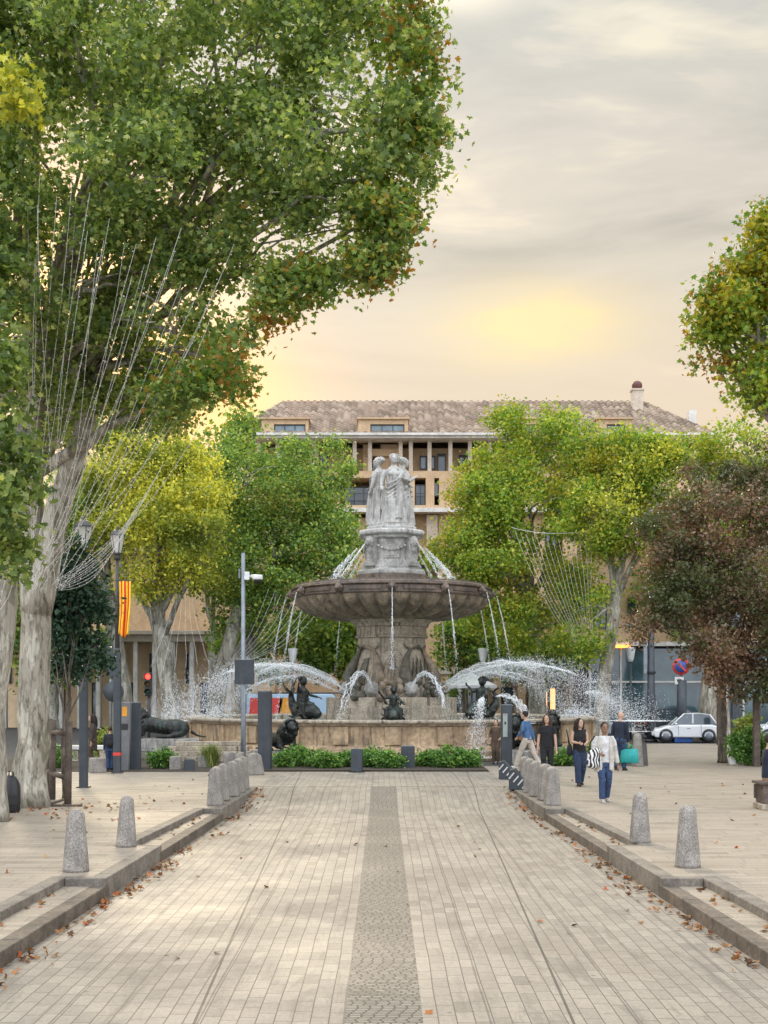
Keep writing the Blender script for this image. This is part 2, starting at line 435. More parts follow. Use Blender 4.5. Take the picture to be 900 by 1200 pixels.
# ------------------------------------------------------------ buildings
M_wall = pm('ochre_render', (.60, .42, .25), (.50, .345, .205), 1.2, .85, .15, fine=.3, streak=.25, streak_c=(.30, .21, .13))
M_wall_in = pm('loggia_render', (.46, .31, .18), (.38, .25, .15), 1.2, .85, .1, fine=.3)
M_stone_l = pm('pale_stone', (.62, .53, .42), (.50, .42, .33), 1.5, .8, .15, fine=.3, streak=.3, streak_c=(.3, .25, .2))
M_white = pm('white_trim', (.68, .65, .60), (.5, .48, .44), 2, .7, .1, streak=.4, streak_c=(.25, .23, .2))
M_frame_d = pm('dark_frame', (.03, .032, .035), (.02, .02, .022), 4, .45)
M_glass = glass('window_glass', (.07, .10, .12))
M_glass_b = glass('blue_window_glass', (.16, .23, .27))
M_dark = pm('dark_opening', (.025, .022, .02), (.012, .011, .01), 3, .9)
def tile_mat():
    m, t, b = bsdf('roof_tiles')
    co = t.new('ShaderNodeTexCoord').outputs['Object']
    x, y, z = t.sep(co)
    fx = t.m('FLOOR', t.m('MULTIPLY', x, 1 / .52)); fy = t.m('FLOOR', t.m('MULTIPLY', y, 13 / 6.9))
    wn = t.new('ShaderNodeTexWhiteNoise', noise_dimensions='2D'); t.put(wn.inputs['Vector'], t.comb(fx, fy))
    col = t.ramp(wn.outputs['Value'], [(0, (.17, .125, .088)), (.35, (.24, .18, .13)), (.7, (.30, .228, .165)), (1, (.42, .33, .25))])
    col = t.mix(t.smooth(t.noise(co, .5, 4), .5, .7), col, (.30, .21, .15))
    t.put(b.inputs['Base Color'], col); b.inputs['Roughness'].default_value = .85
    return m
M_tile = tile_mat()
def roof_sheet(mb, x0, x1, y0, z0, y1, z1, ins0, ins1, pitch=.52, amp=.20):
    """canal tiles: a corrugated sheet from eave (y0,z0) to ridge (y1,z1); the ridge is inset at both hips"""
    nx = int((x1 - x0) / pitch) * 6; rows = 13
    V = []; F = []
    for j in range(rows + 1):
        for dup in (0, 1):
            t_ = j / rows
            for i in range(nx + 1):
                x = x0 + (x1 - x0) * i / nx
                if x < x0 + ins0 * t_ : x = x0 + ins0 * t_
                if x > x1 - ins1 * t_: x = x1 - ins1 * t_
                h = amp * abs(math.sin(math.pi * (x - x0) / pitch)) + (.09 if dup else 0)
                V.append((x, y0 + (y1 - y0) * t_, z0 + (z1 - z0) * t_ + h))
    n = nx + 1
    for j in range(2 * rows + 1):
        for i in range(nx): F.append((j * n + i, j * n + i + 1, (j + 1) * n + i + 1, (j + 1) * n + i))
    mb.add(V, F, 0, False)

def window(name, parent, x0, x1, z0, z1, y, nm=2, gl=None, fr=None, depth=.12, fw=.07):
    f = MB(); cx = (x0 + x1) / 2
    for q in (x0, x1): f.box((q, y, (z0 + z1) / 2), (fw, depth, z1 - z0 + fw))
    for q in (z0, z1): f.box((cx, y, q), (x1 - x0 - fw, depth, fw))
    for k in range(1, nm): f.box((x0 + (x1 - x0) * k / nm, y, (z0 + z1) / 2), (fw * .8, depth, z1 - z0 - fw))
    o = f.build(name, fr or M_frame_d, parent)
    p = MB(); p.box((cx, y + .02, (z0 + z1) / 2), (x1 - x0 - fw, .03, z1 - z0 - fw)); p.build('pane', gl or M_glass, o)
    return o

def big_building():
    Y = 96.0
    X0, X1 = -11.2, 24.3
    b = thing('apartment_building', 'long ochre apartment building with canal tile roof and loggias rising behind the fountain', 'building', (0, Y, 0))
    ex = lambda px: (px - 450) / 1500 * Y
    ez = lambda py: 2.3 - (py - 812) / 1500 * Y
    # structure: solid wall with openings cut as recessed loggias
    wl = MB()
    top, sill, slab, low = ez(515), ez(552), ez(598), 0
    xs0, xs1 = X0 + .6, X1 - .6
    wl.span(xs0, xs1, 3.2, 12, 0, ez(516))                       # core
    wl.span(xs0, xs1, .0, 3.2, ez(560), sill)                    # parapet band
    wl.span(xs0, xs1, .0, 3.2, slab + .05, ez(592))
    cols = [(X0 + .6, ex(398)), (ex(438), ex(486)), (ex(499), ex(509)), (ex(514.5), ex(575)), (ex(600), ex(640)), (ex(665), ex(720)), (ex(745), xs1)]
    for a, c in cols: wl.span(a, c, .004, 3.2, ez(592), ez(560))
    for a, c in [(X0 + .6, ex(405)), (ex(470), ex(484)), (ex(514), ex(560)), (ex(575), ex(640)), (ex(660), xs1)]:
        wl.span(a, c, .3, 3.2, 0, slab)
    wl.span(ex(405), ex(470), .5, 3.2, 0, slab - .5)
    wl.span(ex(484), ex(514), .9, 3.2, ez(643), slab); wl.span(ex(484), ex(514), .9, 3.2, 0, ez(690))
    wl.build('wall', M_wall, b)
    wi = MB()
    for a, c in [(ex(345), ex(372)), (ex(425), ex(434)), (ex(446), ex(467)), (ex(560), ex(575))]: MB().span(a, c, 1.6, 3.2, ez(548), ez(516)).build('loggia_wall', M_wall, b)
    wi.span(ex(430), ex(470), 1.2, 3.2, ez(531), ez(522.5))
    wi.build('loggia_wall', M_wall, b)
    # columns of the top loggia
    for px in (303, 325, 347, 368, 415.5, 433.5, 469.5, 481.5, 503.5, 528, 551, 574, 600, 625, 650, 675, 700, 725, 750, 775, 800):
        c = MB(); c.box((ex(px), .35, (sill + top) / 2), (.30, .30, top - sill)); c.build('column', M_stone_l, b, .03)
    # eave gutter, slabs
    e = MB(); e.span(X0 - .3, X1 + .3, -.9, .9, ez(516), ez(513)); e.span(X0 - .5, X1 + .5, -1.15, -.85, ez(513.5), ez(510.5)); e.build('gutter', M_white, b, .03)
    s = MB(); s.span(xs0, xs1, -.9, .3, ez(602), ez(597)); s.build('balcony', M_white, b, .02)
    s = MB(); s.span(ex(500), ex(513), .1, .9, ez(640), ez(603)); s.build('pilaster', M_stone_l, b, .02)
    for a, c in [(402, 436), (486, 499)]:
        rl = MB()
        for k in range(int((ex(c) - ex(a)) / .13)): rl.box((ex(a) + k * .13, .12, ez(592.5) + .45), (.02, .02, .9))
        rl.span(ex(a), ex(c), .09, .15, ez(592.5) + .9, ez(592.5) + .95); rl.build('balcony_railing', M_frame_d, b)
    # windows
    window('window', b, ex(403), ex(437), ez(591), ez(566), 2.0, 3)
    window('window', b, ex(487), ex(498.5), ez(592), ez(566), .9, 2)
    window('window', b, ex(509.3), ex(514), ez(580), ez(564), .6, 1, M_glass_b)
    window('window', b, ex(576), ex(599), ez(591), ez(566), 2.0, 2)
    window('window', b, ex(494), ex(511), ez(541), ez(526), 3.1, 2, M_glass_b)
    window('window', b, ex(515), ex(524), ez(547), ez(524), 2.9, 1)
    window('window', b, ex(541), ex(550), ez(541), ez(525), 3.1, 2, M_glass_b)
    window('window', b, ex(436), ex(466), ez(548), ez(531), 3.0, 2, M_glass_b)
    window('window', b, ex(346), ex(352), ez(541), ez(527), 1.5, 1)
    window('window', b, ex(486), ex(499), ez(634), ez(604), 1.0, 1)
    for px in (320, 370, 600, 640, 690, 735, 790):
        window('window', b, ex(px), ex(px + 12), ez(541), ez(524), 3.1, 2)
        window('window', b, ex(px), ex(px + 12), ez(640), ez(612), .25, 2)
    ar = MB(); P = [(ex(487) , ez(690)), (ex(500), ez(690)), (ex(500), ez(655))] + [(ex(493.5) + .42 * math.cos(a), ez(655) + .62 * math.sin(a)) for a in np.linspace(0.2, math.pi - .2, 9)] + [(ex(487), ez(655))]
    ar.prism(P, .7, .88, 0, 'y'); ar.build('arched_window', M_dark, b)
    # roof
    rf = MB(); ye = -.9; ry = 6.0
    zr = lambda py, yy: 2.3 - (py - 812) / 1500 * (Y + yy)
    z0, z1 = zr(509.5, ye), zr(473, ry)
    roof_sheet(rf, X0 - .3, X1 + .3, ye, z0, ry, z1, 3.4, 3.9)
    rf.add([(X0 - .3, ye, z0), (X0 + 3.1, ry, z1), (X0 - .3, 13, z0), (X1 + .3, ye, z0), (X1 - 3.6, ry, z1), (X1 + .3, 13, z0)],
           [(0, 1, 2), (3, 5, 4), (1, 4, 5, 2)])
    rfo = rf.build('roof', M_tile, b, fix=False)
    rg = MB(); rg.tube([(X0 + 3.1, ry, z1 + .05), (X1 - 3.6, ry, z1 + .05)], .16, 8); rg.tube([(X0 - .3, ye, z0 + .05), (X0 + 3.1, ry, z1 + .05)], .15, 6)
    rg.tube([(X1 + .3, ye, z0 + .05), (X1 - 3.6, ry, z1 + .05)], .15, 6); rg.build('ridge_tile', M_tile, rfo)
    at2 = MB(); at2.span(ex(512) * 1.06, ex(606) * 1.06, ry + .3, ry + 3, z1 - 1, zr(469.5, ry)); at2.build('attic', M_stone_l, rfo)
    # chimney with a ball cowl
    ch = MB(); cx = (746.5 - 450) / 1500 * (Y + 4.5); ch.span(cx - .42, cx + .42, 4.1, 4.9, z1 - 1.2, zr(457, 4.5)); ch.span(cx - .5, cx + .5, 4.02, 4.98, zr(458.5, 4.5), zr(456.5, 4.5))
    cho = ch.build('chimney', M_stone_l, rfo)
    cb = MB(); cb.ell((cx, 4.5, zr(452, 4.5)), (.42, .42, .38), 14); cb.tube([(cx, 4.5, zr(457, 4.5)), (cx, 4.5, zr(452, 4.5))], .22, 10); cb.build('cowl', pm('rust_metal', (.16, .06, .04), (.08, .03, .03), 4, .6), cho)
    # cut-in dormers
    for (a, c, wa, wc) in ((308, 362, 321, 358), (420, 478, 434, 474), (605, 645, 611, 640), (697, 738, 711, 733)):
        yy = -.78; dm = MB()
        zt, zb = zr(491.5, yy), zr(510, yy); xl, xr = ex(a), ex(c)
        wl_, wr_ = (wa - 450) / 1500 * (Y + yy), (wc - 450) / 1500 * (Y + yy)
        dm.span(xl, wl_, yy, yy + 3.6, zb, zt); dm.span(wr_, xr, yy, yy + 3.6, zb, zt); dm.span(wl_, wr_, yy + .01, yy + 3.6, zr(497, yy), zt); dm.span(wl_, wr_, yy + .35, yy + 3.6, zb, zr(497, yy))
        dm.span(xl - .1, xr + .1, yy - .2, yy + 3.4, zt, zt + .12)
        dmo = dm.build('dormer', M_wall, b)
        window('window', dmo, wl_ + .04, wr_ - .04, zb + .1, zr(497, yy) - .04, yy + .2, 3, M_glass_b)
    # small roof plant seen at the hip
    q = MB(); q.span(ex(815), ex(824), 2, 3, z0, zr(480, 2)); q.build('chimney', M_white, rfo)
    return b
big_building()

def colonnade():
    Y = 82.0; b = thing('colonnade_building', 'pale stone building with a tall white colonnade behind the lion statue', 'building', (0, Y, 0))
    ex = lambda px: (px - 450) / 1500 * Y
    ez = lambda py: 2.3 - (py - 812) / 1500 * Y
    w_ = MB(); w_.span(ex(-30), ex(300), 3.0, 14, 0, ez(742)); w_.build('wall', pm('sunlit_tone_render', (.80, .60, .38), (.68, .50, .30), 1.2, .85), b)  # sunlight on this shaded wall is put into its paler render colour
    for px in range(-20, 300, 22):
        c = MB(); c.span(ex(px), ex(px + 5), 0, .5, 0, ez(752)); c.build('column', M_white, b, .03)
    bm_ = MB(); bm_.span(ex(-30), ex(300), -.1, 3.1, ez(752), ez(744)); bm_.span(ex(-30), ex(300), -.5, 3.4, ez(744), ez(739)); bm_.build('entablature', M_stone_l, b, .03)
    up = MB(); up.span(ex(-30), ex(300), 4, 14, ez(739), ez(640)); up.build('upper_wall', M_wall, b)
    for px in range(-10, 300, 44): window('window', b, ex(px), ex(px + 7), ez(800), ez(765), 2.95, 1)
    for px in range(8, 300, 44): window('door', b, ex(px), ex(px + 10), 0.1, ez(800), 2.95, 1)
    rf = MB(); roof_sheet(rf, ex(-30) - .4, ex(300) + .4, 3.2, ez(641), 9, ez(600), 0, 0); rf.build('roof', M_tile, b, fix=False)
colonnade()

def glass_building():
    Y = 72.0; b = thing('glass_shopfront', 'dark glazed shopfront with thin pale mullions behind the parked white cars', 'building', (0, Y, 0))
    ex = lambda px: (px - 450) / 1500 * Y
    ez = lambda py: 2.3 - (py - 812) / 1500 * Y
    x0, x1 = ex(690), ex(1150)
    bk = MB(); bk.span(x0, x1, .6, 10, 0, ez(757)); bk.build('wall', pm('shop_interior', (.05, .055, .06), (.03, .03, .035), 2, .8), b)
    for i, px in enumerate(range(692, 1140, 36)):
        p = MB(); p.span(ex(px) + .05, ex(px + 36) - .05, .2, .25, .35, ez(760)); p.build('pane', glass('shop_glass', (.05, .11, .13)) if i == 0 else MATS['shop_glass'], b)
        m_ = MB(); m_.span(ex(px) - .05, ex(px) + .05, .1, .3, 0, ez(757)); m_.build('mullion', MATS['white_trim'], b)
    t_ = MB(); t_.span(x0, x1, .08, .3, ez(800), ez(798)); t_.span(x0, x1, .08, .3, 0, .35); t_.span(x0 - .2, x1, -.1, 10, ez(757), ez(752)); t_.build('transom', MATS['white_trim'], b)
    si = MB(); si.span(ex(715), ex(738), -.25, -.12, ez(759.5), ez(756)); si.build('sign_panel', emit('lit_orange', (1, .35, .06), 1.6), b)
    up = MB(); up.span(x0, x1, 1, 10, ez(752), ez(640)); up.build('upper_wall', M_wall, b)
    for px in range(700, 1140, 40): window('window', b, ex(px), ex(px + 14), ez(735), ez(700), .95, 2)
    rf = MB(); roof_sheet(rf, x0 - .4, x1 + .4, .4, ez(641), 6, ez(615), 0, 0); rf.build('roof', M_tile, b, fix=False)
    # cafe building to the left of it
    Y = 78.0; c = thing('cafe_building', 'brown cafe front with warm lit windows seen through the fountain spray', 'building', (0, Y, 0))
    ex2 = lambda px: (px - 450) / 1500 * Y
    ez2 = lambda py: 2.3 - (py - 812) / 1500 * Y
    w_ = MB(); w_.span(ex2(470), ex2(688), .5, 9, 0, ez2(775)); w_.build('wall', pm('cafe_wall', (.34, .24, .15), (.26, .18, .11), 1, .8), c)
    for px in (517, 578, 607, 668): 
        q = MB(); q.span(ex2(px), ex2(px + 9), .0, .5, 0, ez2(780)); q.build('pillar', M_wall, c, .02)
    for px, lit in ((530, 0), (548, 0), (590, 0), (620, 0), (632, 1), (645, 1), (672, 1)):
        f = window('window', c, ex2(px), ex2(px + 11), ez2(832), ez2(806), .42, 1, MATS.get('lit_shop') or emit('lit_shop', (1, .52, .18), 1.1) if lit else M_glass)
    fa = MB(); fa.span(ex2(470), ex2(688), -.1, .6, ez2(790), ez2(783)); fa.build('fascia', M_stone_l, c)
    u = MB(); u.span(ex2(470), ex2(688), 2, 9, ez2(775), ez2(700)); u.build('upper_wall', M_wall, c)
glass_building()
def side_row(name, label, x0, x1, y0, y1, h, nfl, mat):
    b = thing(name, label, 'building', ((x0 + x1) / 2, (y0 + y1) / 2, 0))
    hx, hy = abs(x1 - x0) / 2, abs(y1 - y0) / 2
    w_ = MB(); w_.span(-hx, hx, -hy, hy, 0, h); w_.build('wall', mat, b)
    r = MB(); r.add([(-hx - .5, -hy - .5, h), (hx + .5, -hy - .5, h), (hx + .5, hy + .5, h), (-hx - .5, hy + .5, h), (0, -hy, h + 2.5), (0, hy, h + 2.5)], [(0, 1, 4), (1, 2, 5, 4), (2, 3, 5), (3, 0, 4, 5)]); r.build('roof', M_tile, b)
    return b
side_row('town_house', 'ochre town house row far behind the trees on the colonnade side', -60, -30, 95, 125, 14, 4, M_wall)
side_row('town_house', 'pale stone town house far behind the dark leaved tree', 38, 70, 80, 120, 15, 4, M_stone_l)
# ------------------------------------------------------------ trees
MAPLE = (np.array([(0, 0), (.26, -.06), (.50, .12), (.33, .28), (.54, .60), (.20, .52), (0, 1.0)]) - [0, .35])
RHOMB = (np.array([(0, 0), (.36, .42), (0, 1.0)]) - [0, .4])
def leaf_object(name, C, size, mat, parent=None, shape='maple', rng=RNG, upbias=.55, droop=.3, kind=None):
    """one mesh of many leaves: each is two half-blades folded along the midrib, with a random value of its own"""
    n = len(C); half = MAPLE if shape == 'maple' else RHOMB; h = len(half)
    N = rng.normal(size=(n, 3)); N[:, 2] += upbias * 1.4; N /= np.linalg.norm(N, axis=1)[:, None]
    T = rng.normal(size=(n, 3)); T[:, 2] -= droop; T -= N * (T * N).sum(1)[:, None]; T /= np.linalg.norm(T, axis=1)[:, None]
    B = np.cross(N, T)
    sz = size * rng.uniform(.5, 1.35, n)
    V = np.empty((n, 2 * h, 3), np.float32)
    fold = rng.uniform(.1, .45, n)
    for k, (u, v) in enumerate(half):
        for s_, o in ((1, 0), (-1, h)):
            V[:, o + k] = C + sz[:, None] * (B * (u * s_) + T * v + N * ((abs(u) * fold) - .12 * v * v)[:, None])
    V = V.reshape(-1, 3)
    me = bpy.data.meshes.new(name)
    me.vertices.add(len(V)); me.vertices.foreach_set('co', V.ravel())
    idx = np.arange(len(V), dtype=np.int32).reshape(n, 2, h); idx[:, 1] = idx[:, 1, ::-1]
    me.loops.add(idx.size); me.loops.foreach_set('vertex_index', idx.ravel())
    me.polygons.add(2 * n)
    me.polygons.foreach_set('loop_start', np.arange(2 * n, dtype=np.int32) * h)
    at_ = me.attributes.new('rnd', 'FLOAT', 'FACE'); r = rng.random(n).astype(np.float32)
    at_.data.foreach_set('value', np.repeat(r, 2))
    me.update(calc_edges=True)
    o = link(name, me, mat, parent)
    if kind: o['kind'] = kind
    return o
def crown_points(lobes, tips, per, spread, rng, shell=.55, flat=.8):
    """lobes (x,y,z, rx,ry,rz): boughs through each lobe, more towards its skin, twigs round each bough, then a bunch of leaves round each twig"""
    sub_ = []
    for l in lobes:          # billows on each lobe, so that the outline is broken
        sub_.append(tuple(l[:3]) + tuple(q * .84 for q in l[3:6]))
        for _ in range(5):
            d = rng.normal(size=3); d /= np.linalg.norm(d); f = rng.uniform(.75, 1.06); s_ = rng.uniform(.22, .46)
            sub_.append((l[0] + d[0] * f * l[3], l[1] + d[1] * f * l[4], l[2] + d[2] * f * l[5], l[3] * s_, l[4] * s_, l[5] * s_))
    lobes = np.array(sub_)
    vol = (lobes[:, 3] * lobes[:, 4] * lobes[:, 5]) ** .67; cnt = np.floor(tips * vol / vol.sum() / 9 + rng.random(len(vol))).astype(int)
    P = []
    for l, c in zip(lobes, cnt):
        if c < 1: continue
        d = rng.normal(size=(c, 3)); d /= np.linalg.norm(d, axis=1)[:, None]
        r = rng.random(c) ** (1 / 3.0) * (1 - shell) + shell * rng.random(c) ** .25
        lump = np.array([1.04 + .36 * mnoise.noise(Vector((q[0] * 1.9 + l[0], q[1] * 1.9 + l[1], q[2] * 1.9 + l[2]))) for q in d])
        lump += np.where(rng.random(c) < .14, rng.uniform(.05, .26, c), 0)
        Q = l[:3] + d * (r * lump)[:, None] * l[3:6]
        rr = .18 * np.cbrt(l[3] * l[4] * l[5]) + .08
        n = rng.integers(4, 15, c)
        T = np.repeat(Q, n, axis=0); T = T + rng.normal(size=T.shape) * rr * np.array([1, 1, .75]) * .62
        P.append(T)
    P = np.concatenate(P)
    L = np.repeat(P, per, axis=0) + rng.normal(size=(len(P) * per, 3)) * spread * np.array([1, 1, flat])
    return P, L
def limb(mb, a, b, r0, r1, rng, n=7, wob=.06, seg=6, bend=.12, mat=0):
    a, b = np.array(a, float), np.array(b, float); L = np.linalg.norm(b - a)
    k = rng.normal(size=3) * wob * L
    pts = []; rad = []
    for i in range(seg + 1):
        t = i / seg
        pts.append(a + (b - a) * t + np.array([0, 0, 1]) * bend * L * math.sin(math.pi * t) + k * math.sin(math.pi * t) + rng.normal(size=3) * wob * .25 * L * (0 < i < seg))
        rad.append(r0 + (r1 - r0) * t)
    mb.tube(pts, rad, n, mat)
    return pts
def bark_mat(name, c1, c2, c3, scale=1.0):
    m, t, b = bsdf(name)
    co = t.new('ShaderNodeTexCoord').outputs['Object']; x, y, z = t.sep(co)
    v = t.comb(t.m('MULTIPLY', x, 3.2 * scale), t.m('MULTIPLY', y, 3.2 * scale), t.m('MULTIPLY', z, .9 * scale))
    n1 = t.noise(v, 1.2, 5, .6, .6); n2 = t.noise(v, 3.1, 4, .65, .8)
    col = t.ramp(n1, [(.40, c2), (.43, c1), (.54, c1), (.565, c3)])
    col = t.mix(.8, col, t.ramp(n2, [(.38, (.42, .40, .36)), (.5, (1, 1, 1)), (.68, (1.18, 1.16, 1.12))]), 'MULTIPLY')
    v2 = t.comb(t.m('MULTIPLY', x, 16), t.m('MULTIPLY', y, 16), t.m('MULTIPLY', z, 1.4))
    n3 = t.noise(v2, 1.0, 5, .7, 1.0)
    col = t.mix(.5, col, t.ramp(n3, [(.32, (.30, .27, .23)), (.48, (1, 1, 1))]), 'MULTIPLY')
    t.put(b.inputs['Base Color'], col); b.inputs['Roughness'].default_value = .85
    bn = t.new('ShaderNodeBump'); bn.inputs['Strength'].default_value = .7; bn.inputs['Distance'].default_value = .05
    t.put(bn.inputs['Height'], t.m('ADD', n3, n2)); t.put(b.inputs['Normal'], bn.outputs[0])
    return m
M_bark = bark_mat('plane_bark', (.36, .33, .27), (.22, .205, .15), (.52, .49, .41))
M_barkd = bark_mat('dark_bark', (.14, .115, .09), (.08, .065, .05), (.22, .19, .15), 2)
M_barkg = bark_mat('grey_green_bark', (.27, .26, .21), (.15, .14, .11), (.42, .40, .34), .7)
G = lambda *s: list(s)
L_plane = leaf_mat('plane_leaf', G((0, (0.066, 0.107, 0.037)), (.3, (0.122, 0.189, 0.059)), (.62, (0.196, 0.270, 0.085)), (.88, (0.317, 0.386, 0.126)), (1, (0.501, 0.521, 0.220))), (.25, .13, .03), .22, .66, .78, .48)
L_edge = leaf_mat('plane_leaf_autumn', G((0, (0.064, 0.135, 0.026)), (.4, (0.128, 0.233, 0.040)), (.7, (0.255, 0.305, 0.046)), (1, (0.357, 0.215, 0.040))), (.30, .15, .03), .4, .5, .62, .4)
L_yellow = leaf_mat('yellow_leaf', G((0, (0.150, 0.202, 0.040)), (.3, (0.311, 0.350, 0.057)), (.65, (0.550, 0.538, 0.074)), (1, (0.765, 0.700, 0.098))), (.13, .18, .03), .35, .55, .68, .35)
L_green = leaf_mat('green_leaf', G((0, (0.065, 0.131, 0.034)), (.35, (0.127, 0.234, 0.054)), (.7, (0.246, 0.356, 0.069)), (1, (0.446, 0.506, 0.105))), (.24, .24, .03), .28, .56, .72, .32)
L_bright = leaf_mat('bright_leaf', G((0, (0.087, 0.162, 0.029)), (.35, (0.177, 0.286, 0.039)), (.7, (0.317, 0.418, 0.053)), (1, (0.529, 0.524, 0.080))), (.34, .30, .03), .26, .50, .66, .35)
L_dark = leaf_mat('evergreen_leaf', G((0, (0.012, 0.036, 0.022)), (.5, (0.026, 0.066, 0.038)), (1, (0.060, 0.120, 0.060))), None, trans=.12, rough=.35)
L_purple = leaf_mat('brown_purple_leaf', G((0, (0.099, 0.066, 0.047)), (.35, (0.220, 0.134, 0.088)), (.7, (0.351, 0.207, 0.141)), (.9, (0.443, 0.278, 0.158)), (1, (0.647, 0.421, 0.301))), (.085, .105, .042), .35, .43, .56, .2, .36)
L_bush = leaf_mat('shrub_leaf', G((0, (0.033, 0.099, 0.030)), (.5, (0.099, 0.232, 0.049)), (1, (0.282, 0.431, 0.083))), None, trans=.25)
L_grass = leaf_mat('tuft_leaf', G((0, (.08, .14, .03)), (.6, (.22, .28, .05)), (1, (.45, .42, .13))), None, trans=.35)

def tree(name, label, base, trunk, lobes, mat, bark, tips, per, spread, size, shape='rhomb', seed=1, limbs=None, group=None, extra=None, sub=2, trunk_r=(.4, .3), shell=.55, flare=1.6, upbias=.55, forks=(), lr=(.26, .42)):
    """trunk: list of points relative to base; lobes relative to base"""
    rng = np.random.default_rng(seed)
    t = thing(name, label, 'tree', base, 0, group)
    tr = MB(); pts = [np.array(p, float) for p in trunk]
    # resampled trunk with a root flare
    P = []; Rr = []; n = 14
    seglen = [np.linalg.norm(pts[i + 1] - pts[i]) for i in range(len(pts) - 1)]; tot = sum(seglen); cum = np.concatenate([[0], np.cumsum(seglen)])
    for i in range(n + 1):
        s = tot * (i / n) ** 1.25; k = min(len(seglen) - 1, int(np.searchsorted(cum, s, 'right')) - 1); q = (s - cum[k]) / seglen[k]
        P.append(pts[k] + (pts[k + 1] - pts[k]) * q + rng.normal(size=3) * np.array([1, 1, 0]) * trunk_r[0] * .05 * (i > 0)); f = s / tot
        Rr.append(trunk_r[0] + (trunk_r[1] - trunk_r[0]) * f + trunk_r[0] * (flare - 1) * math.exp(-s / (trunk_r[0] * .9)))
    tr.tube(P, Rr, 18)
    ends = [(P[-1 - j], Rr[-1 - j]) for j in range(3)]
    for (fp, r0, r1) in forks:
        fpts = [np.array(q, float) for q in fp]; m_ = []
        for a_, b_ in zip(fpts[:-1], fpts[1:]): m_ += [a_ + (b_ - a_) * q + rng.normal(size=3) * r0 * .06 for q in (0, .33, .66)]
        m_.append(fpts[-1]); tr.tube(m_, list(np.linspace(r0, r1, len(m_))), 14); ends += [(m_[-1], r1), (m_[-2], r1)]
    for k, l in enumerate(lobes):
        if limbs is not None and k not in limbs: continue
        c = np.array(l[:3]); rr = trunk_r[1] * rng.uniform(.4, .62)
        start = P[-1 - int(rng.integers(0, 4))]
        pl = limb(tr, start, c, rr, rr * .3, rng, 8, .05, 7)
        for _ in range(sub * 3):
            dd = rng.normal(size=3); dd /= np.linalg.norm(dd); dd[2] = abs(dd[2]) * .7 - .1
            s0 = pl[int(rng.integers(3, 8))]
            limb(tr, s0, c + dd * np.array(l[3:6]) * rng.uniform(.6, .92), rr * .32, .012, rng, 5, .07, 5)
    to = tr.build('trunk', bark, t, fix=False)
    _, L = crown_points(lobes, tips, per, spread, rng, shell)
    leaf_object('crown', L, size, mat, t, shape, rng, upbias)
    if extra:
        for (lb, tp, pr, m_) in extra:
            _, L = crown_points(lb, tp, pr, spread, rng, .3)
            leaf_object('crown', L, size, m_, t, shape, rng, upbias)
    return t

def rel(base, *pl):
    """lobes given as pixel centre, distance and pixel radius -> relative to the tree's base"""
    out = []
    for (px, py, Y, rx, rz, ry) in pl:
        c = at(px, py, Y) - Vector(base); out.append((c.x, c.y, c.z, rx * Y / 1500, ry, rz * Y / 1500))
    return out

# the great plane whose crown fills the upper corner
bA = Vector((-7.18, 25.9, 0))
lobA = rel(bA, (120, 60, 23, 150, 130, 2.4), (270, 70, 22, 130, 120, 2.3), (392, 45, 21.5, 86, 85, 1.7), (380, 160, 21, 100, 80, 1.7), (418, 212, 21, 55, 47, 1.1), (448, 150, 21, 40, 66, .9),
          (250, 190, 21.5, 130, 100, 2.0), (110, 200, 22, 130, 120, 2.2), (335, 250, 21, 74, 40, 1.2), (420, 265, 21, 34, 28, .8), (185, 280, 22, 70, 48, 1.4), (260, 300, 22, 40, 30, .9), (110, 340, 22.5, 85, 55, 1.4),
          (205, 390, 22, 46, 36, 1.1), (150, 425, 24, 70, 50, 1.3), (258, 425, 23, 30, 28, .8), (20, 250, 23, 70, 150, 2), (120, 480, 25, 70, 34, 1.2), (40, 60, 24, 90, 100, 2.2), (180, -120, 23, 190, 110, 3), (350, -90, 22, 110, 90, 2.2), (195, 462, 24, 40, 20, .8), (60, 430, 24, 60, 60, 1.2),
          (60, 500, 28, 60, 40, 1.2), (95, 455, 27, 80, 45, 1.3), (175, 470, 27, 55, 32, 1.1), (25, 470, 27, 50, 50, 1.2), (215, 440, 25, 36, 40, .9))
_r = random.Random(9); frA = []
_o = [(488, -10), (500, 30), (498, 65), (504, 100), (506, 135), (510, 165), (500, 195), (488, 222), (470, 245), (466, 270), (462, 295), (440, 308), (420, 312), (395, 322), (368, 330), (345, 345), (290, 398), (288, 415), (286, 435), (268, 452), (240, 466), (205, 474), (335, 335), (455, 315), (480, 262)]
for (a_, b_) in _o:
    for _ in range(2): frA.append((a_ + _r.uniform(-24, 3), b_ + _r.uniform(-14, 8), 21 + _r.uniform(-.8, .8), _r.uniform(6, 14), _r.uniform(6, 16), _r.uniform(.15, .4)))
frA = rel(bA, *frA)
extA = rel(bA, (478, 175, 21, 24, 36, .6), (474, 90, 21, 18, 55, .6), (440, 285, 21, 30, 22, .6), (350, 345, 21, 20, 20, .5), (288, 430, 23, 14, 22, .5), (465, 245, 21, 14, 28, .5), (482, 30, 21, 14, 30, .5), (318, 362, 21, 12, 12, .4))
